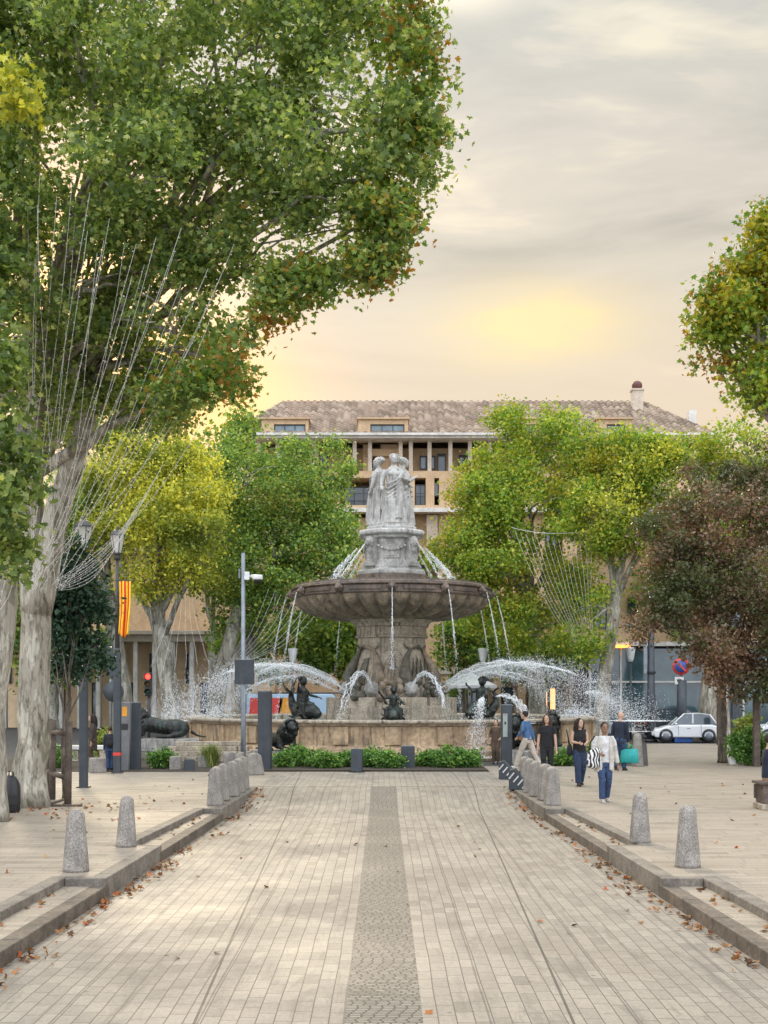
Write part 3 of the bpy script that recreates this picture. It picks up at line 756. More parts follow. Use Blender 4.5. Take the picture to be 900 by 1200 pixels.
tree('plane_tree', 'huge pale barked plane tree with a spreading green crown and fairy lights hung from it', bA,
     [(0, 0, 0), (.1, 0, 2.2), (.12, 0, 4.2), (.0, 0, 6.4), (.1, -.2, 9.0)], lobA, L_plane, M_bark, 4000, 22, .19, .098, 'maple', 3, trunk_r=(.34, .24), flare=1.3, extra=[(extA, 300, 11, L_edge), (frA, 520, 9, L_edge), (frA, 650, 9, L_plane)], sub=2, shell=.5,
     forks=[([(.12, 0, 3.9), (.45, -.1, 5.2), (.95, -.3, 6.9), (1.6, -.8, 8.6)], .33, .17), ([(.0, 0, 6.0), (-.5, -.3, 7.6), (-.9, -.6, 9.4)], .2, .13)])
# its neighbour, cut by the picture's edge
bB = Vector((-7.0, 23.0, 0))
lobB = rel(bB, (-40, 330, 21, 62, 80, 1.2), (-30, 480, 20, 56, 70, 1.0), (-20, 590, 20, 48, 52, .9), (-80, 220, 22, 90, 130, 2), (2, 400, 20, 26, 40, .6), (12, 570, 20, 26, 26, .5), (10, 640, 20.5, 22, 24, .4), (-60, 60, 22, 90, 120, 2), (28, 540, 20, 16, 22, .4))
extB = rel(bB, (10, 75, 20, 18, 45, .5), (14, 120, 20, 14, 22, .4))
tree('plane_tree', 'pale plane trunk cut off by the picture edge beside the huge plane tree', bB,
     [(-.05, 0, 0), (-.05, 0, 2.0), (.22, 0, 4.2), (.1, 0, 7)], lobB, L_plane, M_bark, 1300, 14, .19, .13, 'maple', 5, trunk_r=(.27, .2), flare=1.2, extra=[(extB, 40, 10, L_yellow)])
# upper right: boughs of a plane whose trunk stands outside the frame
bI = Vector((11.3, 27.5, 0))
lobI = rel(bI, (905, 300, 26, 48, 50, 1.0), (870, 385, 26, 52, 42, .9), (900, 450, 26, 48, 45, .9), (965, 370, 26, 66, 90, 1.8), (880, 340, 26, 26, 30, .6), (835, 375, 26, 20, 26, .5), (1060, 260, 27, 90, 120, 2.4))
extI = rel(bI, (898, 255, 26, 12, 18, .35), (878, 320, 26, 26, 30, .5), (822, 385, 26, 16, 34, .4), (850, 350, 26, 20, 22, .4), (840, 425, 26, 20, 18, .4))
tree('plane_tree', 'olive and rust plane boughs reaching in from the picture edge above the dark tree', bI,
     [(0, 0, 0), (0, 0, 3), (-.2, 0, 6.2)], lobI, L_bright, M_bark, 2000, 15, .20, .105, 'maple', 8, trunk_r=(.45, .33), extra=[(extI, 200, 9, L_edge)])
# planes round the roundabout
def far_tree(label, base, trunk, pl, mat, tips, seed, per=20, size=.175, tr=(.5, .38), bark=M_barkg, extra=None, spread=.33, limbs=None):
    b = Vector(base)
    return tree('plane_tree', label, b, trunk, rel(b, *pl), mat, bark, int(tips * .82), per, spread, size, 'rhomb', seed, group='plane trees round the fountain', trunk_r=tr, flare=1.35,
                extra=[(rel(b, *e), t_, p_, m_) for e, t_, p_, m_ in (extra or [])], limbs=limbs)
Y = 62
far_tree('bright yellow plane tree beside the flag with several slanting trunks', (-10.2, Y, 0), [(0, 0, 0), (-.2, 0, 3), (-.9, 0, 6.5)],
         [(150, 560, 62, 58, 50, 2.4), (205, 590, 61, 55, 60, 2.4), (190, 640, 61, 66, 48, 2.2), (130, 610, 62, 50, 50, 2), (240, 610, 60, 28, 40, 1.2), (200, 540, 62, 45, 36, 1.8), (225, 665, 60, 34, 26, 1.2), (160, 685, 61, 40, 20, 1.0)], L_yellow, 2100, 11,
         extra=[([(225, 600, 60, 40, 52, 1.5), (175, 620, 60, 40, 40, 1.5)], 220, 14, L_yellow)])
far_tree('plane tree with a grey green double trunk behind the yellow crown', (-12.6, 64, 0), [(0, 0, 0), (-.5, 0, 3), (-1.3, 0, 8)],
         [(110, 570, 65, 40, 50, 2), (140, 520, 66, 40, 40, 2), (85, 640, 64, 36, 50, 2)], L_green, 800, 13, tr=(.42, .3))
far_tree('tall mid green plane tree between the yellow tree and the fountain statue', (-7.0, 67, 0), [(0, 0, 0), (-.6, 0, 4), (1.3, 0, 8)],
         [(290, 560, 66, 62, 54, 2.6), (345, 585, 65, 70, 60, 2.6), (325, 650, 64, 82, 56, 2.6), (385, 620, 64, 40, 52, 1.8), (265, 640, 66, 46, 60, 2), (355, 555, 66, 46, 38, 2), (252, 552, 67, 40, 34, 2), (340, 715, 64, 74, 34, 2.0), (395, 560, 65, 16, 26, 1), (285, 712, 65, 50, 34, 1.6), (405, 680, 63, 18, 44, 1.0)], L_green, 2900, 17)
far_tree('slanting pale trunk plane tree standing behind the lone camera pole', (-8.6, 63.5, 0), [(0, 0, 0), (.5, 0, 3.2), (1.4, 0, 6.6)], [(290, 690, 64, 36, 28, 1.2)], L_green, 260, 18, tr=(.45, .3))
far_tree('bright green plane tree beside the statue, tallest of the crowns by the basin', (8.2, 67, 0), [(0, 0, 0), (-.3, 0, 3.5), (-.8, 0, 8)],
         [(590, 508, 67, 20, 30, 1.1), (640, 520, 66, 52, 40, 2.0), (588, 578, 65, 48, 50, 2.2), (620, 600, 64, 66, 56, 2.6), (558, 636, 64, 42, 46, 1.8), (600, 680, 63, 72, 52, 2.4), (660, 560, 66, 46, 54, 2.0), (655, 690, 64, 48, 50, 2.0), (555, 700, 64, 36, 50, 1.6), (574, 545, 66, 26, 24, 1.3), (625, 740, 63, 60, 34, 1.6), (540, 655, 63, 30, 34, 1.0)], L_bright, 3300, 21)
far_tree('yellow green plane tree with a pale leaning trunk and fairy lights', (10.4, 62, 0), [(0, 0, 0), (.3, 0, 3.2), (.75, 0, 6.0), (.85, 0, 8.5)],
         [(720, 570, 62, 50, 52, 2.0), (700, 610, 61, 40, 50, 1.6), (750, 545, 62, 40, 44, 1.6), (735, 640, 61, 42, 44, 1.4), (775, 560, 62, 34, 50, 1.4), (705, 540, 63, 40, 36, 1.6), (805, 548, 63, 40, 34, 1.5), (742, 512, 63, 12, 18, .6), (690, 730, 61, 36, 40, 1.2)], L_bright, 1700, 23, tr=(.40, .24), bark=M_bark,
         extra=[([(715, 600, 60, 42, 46, 1.3), (760, 560, 61, 30, 40, 1.2)], 260, 14, L_yellow)])
far_tree('stout mottled plane trunk standing behind the white parked car', (16.0, 62, 0), [(0, 0, 0), (0, 0, 2.5), (.3, 0, 7)],
         [(845, 560, 62, 46, 50, 2), (890, 540, 62, 50, 56, 2), (850, 590, 61, 60, 50, 2), (900, 640, 60, 60, 70, 2)], L_bright, 900, 29, tr=(.75, .5), bark=M_bark)
# lower greenery behind the basin
for (lab, x, yy, pl, m_, sd) in (
    ('low round green tree behind the basin on the camera pole side', -5.0, 70, [(345, 750, 70, 46, 36, 1.8), (390, 745, 70, 36, 40, 1.6), (300, 760, 70, 34, 30, 1.4)], L_green, 31),
    ('low bright green bushy tree right beside the fountain shaft', -2.2, 71, [(405, 765, 71, 24, 30, 1.2), (398, 735, 71, 30, 26, 1.2)], L_bright, 32),
    ('low dark green tree beyond the bowl on the shop side', 4.4, 72, [(540, 760, 72, 34, 40, 1.6), (565, 735, 72, 32, 34, 1.4)], L_green, 33),
    ('rounded olive tree below the bright crown by the shops', 9.5, 70, [(650, 770, 70, 44, 34, 1.6), (605, 765, 70, 34, 34, 1.4)], L_green, 34)):
    b_ = Vector((x, yy, 0))
    tree('small_tree', lab, b_, [(0, 0, 0), (.05, 0, 1.2), (0, 0, 2.6)], rel(b_, *pl), m_, M_barkd, 420, 15, .36, .25, 'rhomb', sd, trunk_r=(.16, .1), group='low trees behind the basin')
for k, (lab, px, py, yy, w_, h_) in enumerate((('dark background tree filling the gap behind the yellow crown', 60, 640, 76, 90, 130), ('background tree between the yellow and the green crowns', 250, 600, 76, 80, 110), ('background tree seen through the gap behind the dark leaved tree', 850, 650, 74, 110, 120))):
    b_ = at(px, py, yy); b_.z = 0
    tree('plane_tree', lab, b_, [(0, 0, 0), (.1, 0, 3), (0, 0, 6)], rel(b_, (px, py, yy, w_, h_, 2.5), (px - w_ * .5, py + h_ * .4, yy, w_ * .6, h_ * .6, 2)), L_green, M_barkg, 900, 15, .45, .30, 'rhomb', 41 + k, trunk_r=(.4, .3), group='trees of the back row')
# the dark tree with stakes
bH = Vector((11.1, 42, 0))
lobH = rel(bH, (845, 640, 41, 66, 62, 1.9), (815, 690, 40.5, 56, 56, 1.8), (880, 700, 40, 60, 60, 1.8), (780, 722, 40, 40, 34, 1.2), (852, 762, 40, 50, 34, 1.6), (895, 600, 42, 48, 60, 1.6), (845, 575, 42, 50, 44, 1.5), (800, 650, 41, 40, 50, 1.4), (920, 760, 40, 50, 44, 1.5), (768, 690, 40.5, 26, 40, 1.0), (822, 750, 40, 34, 28, 1.2), (940, 640, 41, 50, 90, 1.6), (885, 545, 42, 40, 40, 1.2), (925, 560, 41, 40, 60, 1.4), (905, 770, 40, 44, 40, 1.4), (770, 640, 41, 24, 30, .9), (800, 590, 42, 26, 36, 1.0), (930, 800, 40, 36, 30, 1.2), (815, 762, 40, 22, 18, .9), (842, 785, 40, 26, 20, .9), (872, 800, 39.5, 32, 24, 1.0), (903, 802, 40, 32, 26, 1.0), (900, 700, 40, 50, 60, 1.5), (760, 735, 40.5, 20, 24, .7))
tree('dark_leaved_tree', 'broad brown purple leaved tree held by wooden stakes on the path', bH, [(0, 0, 0), (.02, 0, 1.5), (0, 0, 3.4)], lobH, L_purple, M_barkd, 3300, 16, .20, .125, 'rhomb', 51, trunk_r=(.15, .1), flare=1.2)
# the young evergreen beside the plane trunk
bJ = Vector((-6.95, 27.9, 0))
lobJ = rel(bJ, (90, 706, 28.2, 32, 46, .8), (78, 740, 28.6, 28, 34, .6), (110, 762, 28.2, 20, 22, .5), (92, 662, 28.2, 24, 24, .5), (70, 690, 28.2, 20, 40, .4), (108, 700, 28.2, 16, 30, .4), (75, 780, 28.6, 18, 16, .35))
tree('young_evergreen', 'young dark evergreen tree inside a wooden stake frame', bJ, [(0, 0, 0), (-.05, 0, 1.2), (.1, 0, 2.2)], lobJ, L_dark, M_barkd, 560, 14, .16, .12, 'rhomb', 55, trunk_r=(.06, .045), flare=1.2)
# ------------------------------------------------------------ the fountain
FX, FY = .30, 51.6
M_fst = pm('fountain_limestone', (.50, .43, .33), (.30, .26, .20), 1.6, .75, .4, fine=.6, streak=.95, streak_c=(.06, .052, .042))
M_basin = pm('basin_stone', (.60, .45, .28), (.36, .26, .165), .9, .7, .35, fine=.55, streak=.85, streak_c=(.055, .045, .036))
M_bowl = pm('wet_bowl_stone', (.20, .145, .105), (.08, .062, .048), 1.8, .45, .4, fine=.6, streak=.9, streak_c=(.035, .03, .027))
M_gad = pm('gadroon_stone', (.36, .28, .195), (.14, .112, .08), 2.2, .6, .3, fine=.5, streak=.7, streak_c=(.05, .042, .035))
M_marble = pm('grey_marble', (.58, .57, .54), (.38, .375, .355), 3.0, .6, .9, fine=.5, streak=.85, streak_c=(.12, .11, .10))
M_ped = pm('weathered_marble', (.46, .445, .41), (.24, .235, .22), 2.2, .65, .4, fine=.55, streak=.7, streak_c=(.075, .07, .062))
M_bronze = pm('dark_bronze', (.040, .042, .038), (.018, .019, .02), 6, .42, .5, metal=.55, fine=.5, streak=.5, streak_c=(.10, .16, .13))
M_moss = pm('wet_rock', (.17, .15, .11), (.06, .065, .045), 4, .6, .9, fine=.7)
def water_mat():
    m, t, b = bsdf('pool_water')
    b.inputs['Base Color'].default_value = (.16, .20, .18, 1); b.inputs['Roughness'].default_value = .08
    bn = t.new('ShaderNodeBump'); bn.inputs['Strength'].default_value = .5; bn.inputs['Distance'].default_value = .05
    co = t.new('ShaderNodeTexCoord').outputs['Object']; t.put(bn.inputs['Height'], t.noise(co, 5, 4)); t.put(b.inputs['Normal'], bn.outputs[0]); return m
M_water = water_mat()
def jet_mat(name, alpha, rough=.25):
    m, t, b = bsdf(name)
    co = t.new('ShaderNodeTexCoord').outputs['Object']
    f = t.noise(co, 9, 4, .7, .5)
    b.inputs['Base Color'].default_value = (.93, .95, .96, 1); b.inputs['Roughness'].default_value = rough
    t.put(b.inputs['Alpha'], t.m('MULTIPLY', t.smooth(f, .30, .62), alpha, clamp=True))
    return m
M_jet = jet_mat('white_water', .52); M_mist = jet_mat('thin_water', .45)
M_drop = bsdf('water_drop'); M_drop[2].inputs['Base Color'].default_value = (.9, .93, .95, 1); M_drop[2].inputs['Roughness'].default_value = .12; M_drop = M_drop[0]

fo = thing('fountain', 'large round stone fountain with a gadrooned bowl on a carved shaft above a low basin', 'fountain', (FX, FY, 0))
# basin wall with panels and pilasters
bs = MB(); RB = 8.0
bs.lathe([(RB + 1.0, 0), (RB + 1.0, .14), (RB + .98, .16), (RB + .62, .16), (RB + .62, .30), (RB + .60, .32), (RB + .22, .32), (RB + .2, .42), (RB + .04, .46), (RB - .02, .50), (RB - .02, 1.16), (RB - .4, 1.16), (RB - .4, .3)], 96, smooth=False, caps=False)
bo = bs.build('basin_wall', M_basin, fo, .012)
npl = 28
for k in range(npl):
    a = 2 * math.pi * k / npl; pl = MB()
    pl.box(((RB + .01) * math.cos(a), (RB + .01) * math.sin(a), .83), (.10, .55, .62), a)
    pl.build('pilaster', M_basin, bo, .015)
rm = MB(); rm.lathe([(RB - .45, 1.17), (RB - .45, 1.30), (RB - .38, 1.37), (RB + .16, 1.37), (RB + .2, 1.33), (RB + .2, 1.27), (RB + .10, 1.22), (RB + .06, 1.162), (RB - .45, 1.162)], 96, smooth=False, caps=False); rm.build('basin_rim', M_fst, fo, .012)
wt = MB(); wt.lathe([(.01, 1.17), (RB - .44, 1.17)], 64, caps=False); wt.build('pool_surface', M_water, fo)
# stepped pedestal in the water
pd = MB()
pd.lathe([(2.62, .9), (2.62, 1.42), (2.5, 1.46), (2.5, 1.74), (2.3, 1.80), (2.25, 1.82), (2.25, 2.12), (1.95, 2.14)], 8, smooth=False, rot=R(22.5), caps=False)
pd.lathe([(2.05, 2.1), (2.05, 2.5), (1.9, 2.58), (1.72, 2.6)], 8, smooth=False, rot=R(22.5), caps=False)
for k in range(8):
    a = R(45 * k + 22.5); pd.box((2.35 * math.cos(a), 2.35 * math.sin(a), 1.62), (.7, .55, 1.0), a)
pd.build('pedestal', M_fst, fo, .03)
# shaft with rings
sh = MB()
sh.lathe([(1.66, 2.55), (1.62, 2.75), (1.5, 3.2), (1.40, 3.9), (1.36, 4.45), (1.37, 4.5)], 40)
sh.build('shaft', M_fst, fo)
cp = MB(); cp.lathe([(1.36, 4.48), (1.47, 4.50), (1.47, 4.58), (1.41, 4.6), (1.41, 4.92), (1.5, 4.95), (1.5, 5.02), (1.56, 5.1), (1.75, 5.3)], 40, smooth=False); cp.build('capital', M_fst, fo, .015)
# masks and scrolls round the shaft
for k in range(8):
    a = R(45 * k + 22.5 - 90); c, s_ = math.cos(a), math.sin(a)
    q = MB()
    q.ell((1.98 * c, 1.98 * s_, 2.42), (.27, .27, .27), 10)
    q.ell((2.2 * c, 2.2 * s_, 2.36), (.12, .12, .11), 8)
    for j in range(10):
        b_ = 2 * math.pi * j / 10; u = Vector((-s_, c, 0))
        q.ell(Vector((2.0 * c, 2.0 * s_, 2.44)) + u * (.26 * math.cos(b_)) + Vector((0, 0, .26 * math.sin(b_))), .09, 6)
    q.fuse('lion_mask', M_ped, fo, .035, 1)
    # entwined dolphins climbing the shaft
    q = MB(); u = Vector((-s_, c, 0)); e = Vector((c, s_, 0))
    sg = 1 if k % 2 else -1
    P = [e * 1.78 + Vector((0, 0, 2.55)), e * 1.80 + u * .18 * sg + Vector((0, 0, 2.95)), e * 1.66 + u * .10 * sg + Vector((0, 0, 3.35)), e * 1.50 - u * .04 * sg + Vector((0, 0, 3.75)), e * 1.44 - u * .22 * sg + Vector((0, 0, 4.02)), e * 1.43 - u * .48 * sg + Vector((0, 0, 4.12))]
    q.tube(P, [.27, .26, .19, .11, .06, .05], 10)
    q.ell(P[0] + e * .05, (.26, .26, .22), 10)
    q.tube([P[4], P[4] + u * .24 * sg + Vector((0, 0, .12)), P[4] + u * .30 * sg + Vector((0, 0, .26))], [.06, .05, .015], 6)
    q.tube([P[5], P[5] - u * .12 * sg + Vector((0, 0, .03))], [.05, .09], 6)
    q.fuse('dolphin', M_gad if k % 2 else M_moss, fo, .03, 1)
# mossy rock and weed bulging between the masks
rk_ = random.Random(21)
for k in range(8):
    a = R(45 * k - 90); q = MB()
    for j in range(12):
        b_ = a + rk_.uniform(-.30, .30); r_ = rk_.uniform(1.65, 2.15); q.ell((r_ * math.cos(b_), r_ * math.sin(b_), rk_.uniform(2.05, 2.75)), rk_.uniform(.10, .24), 7)
    for j in range(5):
        b_ = a + rk_.uniform(-.3, .3); q.tube([(1.6 * math.cos(b_), 1.6 * math.sin(b_), 2.6), (1.62 * math.cos(b_ + .05), 1.62 * math.sin(b_ + .05), 3.1), (1.46 * math.cos(b_ + .12), 1.46 * math.sin(b_ + .12), 3.7)], [.09, .07, .02], 6)
    q.fuse('carved_rock', M_moss if k % 2 else M_gad, fo, .035, 0)
# the great bowl
bw = MB(); NG = 36
def gad(a, j, z): return 1.0 + (.016 * (abs(math.sin(a * NG / 2)) - .6) if 5.3 < z < 6.02 else 0)
def gadz(a, j, z): return -(.20 * (abs(math.sin(a * NG / 2)) ** .8 - .5)) * (1 if 5.3 < z < 5.9 else .3 if z < 6.03 and z > 5.27 else 0)
bw.lathe([(1.62, 5.20), (2.0, 5.26), (2.35, 5.34), (2.7, 5.40), (3.05, 5.48), (3.35, 5.58), (3.6, 5.72), (3.77, 5.86), (3.87, 5.99), (3.90, 6.06)], NG * 8, mod=gad, caps=False, zmod=gadz)
bwo = bw.build('bowl', M_gad, fo, fix=False)
bd = MB(); bd.lathe([(3.90, 6.06), (3.98, 6.07), (4.0, 6.11), (3.97, 6.13), (3.97, 6.36), (4.02, 6.38), (4.06, 6.40), (4.06, 6.45), (3.9, 6.47), (3.9, 6.51), (3.84, 6.56), (3.84, 6.61), (3.6, 6.61), (3.5, 6.4)], 96, smooth=False, caps=False)
bdo = bd.build('bowl_rim', M_bowl, fo, .01)
NS = 12
for k in range(NS):
    a = R(-90 + k * 360 / NS); c, s_ = math.cos(a), math.sin(a)
    q = MB(); q.ell((4.04 * c, 4.04 * s_, 6.28), (.15, .15, .17), 8); q.ell((4.18 * c, 4.18 * s_, 6.24), (.08, .08, .07), 8)
    for j in range(8): b_ = 2 * math.pi * j / 8; q.ell(Vector((4.0 * c, 4.0 * s_, 6.29)) + Vector((-s_, c, 0)) * .16 * math.cos(b_) + Vector((0, 0, .17 * math.sin(b_))), .055, 6)
    q.fuse('spout_mask', M_bowl, bdo, .025, 1)
    # raised panel between two masks
    a2 = a + math.pi / NS; q = MB()
    for j in range(-3, 4):
        a3 = a2 + j * R(2.55); q.box((3.985 * math.cos(a3), 3.985 * math.sin(a3), 6.25), (.05, .185, .14), a3)
    q.build('rim_panel', M_bowl, bdo, .012)
bwat = MB(); bwat.lathe([(.01, 6.57), (3.6, 6.57)], 48, caps=False); bwat.build('bowl_water', M_water, fo)
# upper pedestal
up_ = MB(); r8 = R(22.5)
up_.lathe([(1.52, 6.6), (1.52, 7.02)], 8, smooth=False, rot=r8); u0 = up_.build('plinth', M_bowl, fo, .02)
ub = MB(); ub.lathe([(1.46, 7.02), (1.46, 7.16), (1.38, 7.2), (1.30, 7.22), (1.30, 7.32), (1.22, 7.45), (1.14, 7.55), (1.10, 7.6), (1.08, 8.4), (1.14, 8.44)], 8, smooth=False, rot=r8)
for k in range(4):
    a = R(45 + 90 * k); ub.box((1.06 * math.cos(a), 1.06 * math.sin(a), 7.95), (.34, .46, 1.0), a)
    ub.box((1.1 * math.cos(a), 1.1 * math.sin(a), 7.42), (.42, .56, .2), a)
ub.build('upper_pedestal', M_ped, fo, .02)
for k in range(4):
    a = R(-90 + 90 * k); c, s_ = math.cos(a), math.sin(a); u = Vector((-s_, c, 0))
    q = MB(); q.box((1.015 * c, 1.015 * s_, 7.85), (.06, .62, .42), a); q.box((1.04 * c, 1.04 * s_, 7.86), (.05, .46, .28), a)
    for j in range(9):
        t_ = j / 8 * 2 - 1; q.ell(Vector((1.07 * c, 1.07 * s_, 8.12 - .16 * (1 - t_ * t_))) + u * t_ * .52, (.07, .07, .06), 6)
    q.build('cartouche', M_ped, fo, .012)
for k in range(4):
    a = R(45 + 90 * k); c, s_ = math.cos(a), math.sin(a); u = Vector((-s_, c, 0))
    q = MB(); q.ell((1.28 * c, 1.28 * s_, 8.28), (.17, .17, .19), 10); q.ell((1.42 * c, 1.42 * s_, 8.2), .09, 8)
    for j in range(9): b_ = 2 * math.pi * j / 9; q.ell(Vector((1.24 * c, 1.24 * s_, 8.29)) + u * .18 * math.cos(b_) + Vector((0, 0, .19 * math.sin(b_))), .07, 6)
    q.ell((1.2 * c, 1.2 * s_, 7.98), (.13, .13, .2), 8)
    q.fuse('lion_head', M_ped, fo, .03, 1)
ck = MB(); ck.lathe([(1.12, 8.44), (1.2, 8.47), (1.22, 8.55), (1.36, 8.6), (1.40, 8.64), (1.40, 8.74), (1.33, 8.80), (1.1, 8.82)], 8, smooth=False, rot=r8); ck.build('cornice', M_marble, fo, .015)
# ------------------------------------------------------------ the three statues
def fold(k, amp, ph, tw=0.0):
    return lambda a, z: 1 + amp * (.6 * math.sin(k * a + ph + tw * z) + .4 * math.sin((k * 1.7 // 1) * a + 2.1 * ph - tw * 1.4 * z))
def face(q, c, yaw, s=1.0):
    """head with brow, eyes, nose, mouth, chin and ears looking along yaw (0 = -y)"""
    M = Matrix.Rotation(yaw, 3, 'Z'); c = Vector(c)
    P = lambda x, y, z: c + (M @ Vector((x, y, z))) * s
    q.ell(c, (.078 * s, .098 * s, .118 * s), 16, M=M)
    q.ell(P(0, -.045, -.055), (.055 * s, .055 * s, .07 * s), 10, M=M)
    q.tube([P(0, -.088, .02), P(0, -.118, -.02)], [.012 * s, .019 * s], 6)
    q.ell(P(0, -.086, -.058), (.026 * s, .016 * s, .009 * s), 8, M=M); q.ell(P(0, -.088, -.072), (.022 * s, .014 * s, .008 * s), 8, M=M)
    for sx in (-1, 1):
        q.ell(P(.032 * sx, -.086, .034), (.026 * s, .016 * s, .008 * s), 6, M=M)
        q.ell(P(.031 * sx, -.080, .014), (.013 * s, .010 * s, .008 * s), 6, M=M)
        q.ell(P(.080 * sx, .005, -.005), (.013 * s, .022 * s, .033 * s), 6, M=M)
def hand(q, w, d, up, s=1.0, curl=.5, voxel_r=.0095):
    """palm, four bent fingers of unequal length and a thumb from the side of the palm; w wrist, d direction, up = back of the hand"""
    w = Vector(w); d = Vector(d).normalized(); up = Vector(up); up = (up - d * up.dot(d)).normalized(); side = d.cross(up)
    r = voxel_r * s
    q.tube([w, w + d * .045 * s, w + d * .085 * s], [.026 * s, .036 * s, .037 * s], 10, flat=.45)
    for k, (off, L) in enumerate(((-.029, .066), (-.0095, .080), (.0095, .075), (.028, .058))):
        p0 = w + d * .08 * s + side * off * s; p1 = p0 + (d * math.cos(curl * .5) - up * math.sin(curl * .5)) * L * .5 * s
        p2 = p1 + (d * math.cos(curl * 1.5) - up * math.sin(curl * 1.5)) * L * .5 * s
        q.tube([p0, p1, p2], [r, r * .92, r * .75], 6)
    p0 = w + d * .03 * s - side * .028 * s; p1 = p0 + (d * .6 - side * .75).normalized() * .036 * s; p2 = p1 + (d * .9 - side * .2 - up * .3).normalized() * .03 * s
    q.tube([p0, p1, p2], [r * 1.2, r * 1.05, r * .8], 6)
def goddess(parent, loc, yaw, hair, arm, sd):
    """draped standing woman about 1.72 units tall before scaling"""
    q = MB(); rnd = random.Random(sd); S = 1.6
    f = fold(9, .15, sd, 1.6)
    rings = [(0, 0, .02, .27, .25), (0, 0, .10, .25, .23), (.01, 0, .3, .225, .20), (.02, .0, .55, .205, .18), (.03, .01, .78, .195, .165), (.02, .01, .92, .185, .155), (.0, .0, 1.04, .15, .12), (0, -.01, 1.16, .165, .125), (0, -.01, 1.28, .18, .125), (0, 0, 1.36, .175, .10), (0, 0, 1.42, .11, .08), (0, 0, 1.47, .058, .055)]
    q.loft(rings, 72, mod=lambda a, z: f(a, z) if z < 1.0 else 1 + .03 * math.sin(11 * a + 5 * z))
    for sx in (-1, 1): q.ell((.07 * sx, -.10, 1.25), (.065, .06, .065), 10)
    q.tube([(.10, -.10, .9), (.10, -.16, .55), (.07, -.20, .12)], [.085, .085, .09], 12)       # the advanced knee
    for k in range(9):      # hanging folds
        a = -math.pi / 2 + (k - 4) * .32 + rnd.uniform(-.08, .08); r0 = .20
        x, y = math.cos(a), math.sin(a); q.tube([(x * .15, y * .13, .98), (x * .20, y * .19, .6), (x * (.235 + .02 * rnd.random()), y * .235, .05)], [.016, .034, .045], 6)
    # mantle: sagging bands from the shoulder across the hips
    for k in range(7):
        z0 = 1.36 - k * .075; z1 = .98 - k * .115
        q.tube([(.17, .02, z0), (.15, -.13, z0 - .14), (.03, -.19, (z0 + z1) / 2 - .10), (-.14, -.16, z1), (-.20, -.02, z1 + .07)], [.026, .026, .026, .024, .02], 8)
    for k in range(5): q.tube([(-.17 - .012 * k, -.07 + .04 * k, .95), (-.20 - .015 * k, -.06 + .05 * k, .5), (-.20 - .01 * k, -.06 + .05 * k, .18 + .05 * k)], [.025, .03, .02], 6)
    # arms
    def arm_(sx, e, w_):
        s0 = Vector((.175 * sx, 0, 1.35)); e = Vector(e); w_ = Vector(w_)
        q.tube([s0, (s0 + e) / 2 + Vector((.01 * sx, 0, 0)), e], [.062, .056, .046], 10); q.tube([e, (e + w_) / 2, w_], [.046, .042, .030], 10)
        hand(q, w_, w_ - e, Vector((0, -.4, 1)), 1.05, .6)
    for a_ in arm: arm_(*a_)
    q.tube([(0, 0, 1.44), (0, -.02, 1.55)], [.056, .05], 10)
    face(q, (0, -.035, 1.625), rnd.uniform(-.15, .15))
    # hair
    q.ell((0, .0, 1.655), (.090, .105, .105), 14); q.ell((0, .105, 1.66), (.055, .055, .05), 8)
    if hair == 'crown': q.lathe([(.088, 1.69), (.098, 1.70), (.09, 1.75), (.06, 1.765)], 16, caps=True)
    for k in range(10):
        a = math.pi * (k / 9) ; q.ell((.088 * math.cos(a), -.045 + .03 * math.sin(a) * 0 + .0, 1.655 + .075 * math.sin(a)), .022, 6)
    for k in range(14): q.ell((rnd.uniform(-.09, .09), rnd.uniform(-.04, .12), 1.66 + rnd.uniform(-.03, .09)), .026, 6)
    q.ell((0, .02, .03), (.31, .30, .06), 14)
    q.xf(Matrix.Translation(Vector(loc)) @ Matrix.Rotation(yaw, 4, 'Z') @ Matrix.Diagonal((S * 1.2, S * 1.15, S, 1)))
    return q
st = thing('statue_group', 'three grey marble women in draped robes standing back to back on the fountain top', 'statue', (FX, FY, 8.82))
pb = MB(); pb.lathe([(1.08, 0), (1.08, .1), (1.0, .13), (1.0, .22)], 8, smooth=False, rot=r8); pb.build('statue_base', M_marble, st, .015)
sb_ = Vector((0, 0, .21))
g1 = goddess(st, (.10, -.48, .2), R(4), 'crown', [(-1, (-.26, -.04, 1.10), (-.27, -.20, .93)), (1, (.27, -.02, 1.10), (.16, -.22, 1.12))], 1)
g1.fuse('marble_statue', M_marble, st, .018, 0)
g2 = goddess(st, (-.50, .14, .2), R(-118), 'bun', [(1, (.25, .0, 1.08), (.24, -.08, .86)), (-1, (-.25, -.06, 1.12), (-.14, -.24, 1.04))], 2)
g2.fuse('marble_statue', M_marble, st, .02, 0)
g3 = goddess(st, (.46, .16, .2), R(112), 'bun', [(-1, (-.25, -.03, 1.10), (-.2, -.2, 1.22)), (1, (.25, -.04, 1.1), (.22, -.2, .96))], 3)
g3.fuse('marble_statue', M_marble, st, .02, 0)
# child with a horn of fruit at the side of the front figure
q = MB(); 
q.tube([(.50, -.46, 1.5), (.56, -.5, 1.2), (.60, -.5, .85), (.58, -.48, .45)], [.10, .17, .15, .10], 10)
for k in range(30): q.ell((.55 + random.uniform(-.13, .13), -.55 + random.uniform(-.1, .1), .5 + random.random() * .95), random.uniform(.035, .075), 6)
q.tube([(.62, -.4, .5), (.64, -.38, .22)], [.07, .05], 8); q.ell((.56, -.42, 1.68), .12, 8)
q.fuse('fruit_garland', M_marble, st, .022, 1)

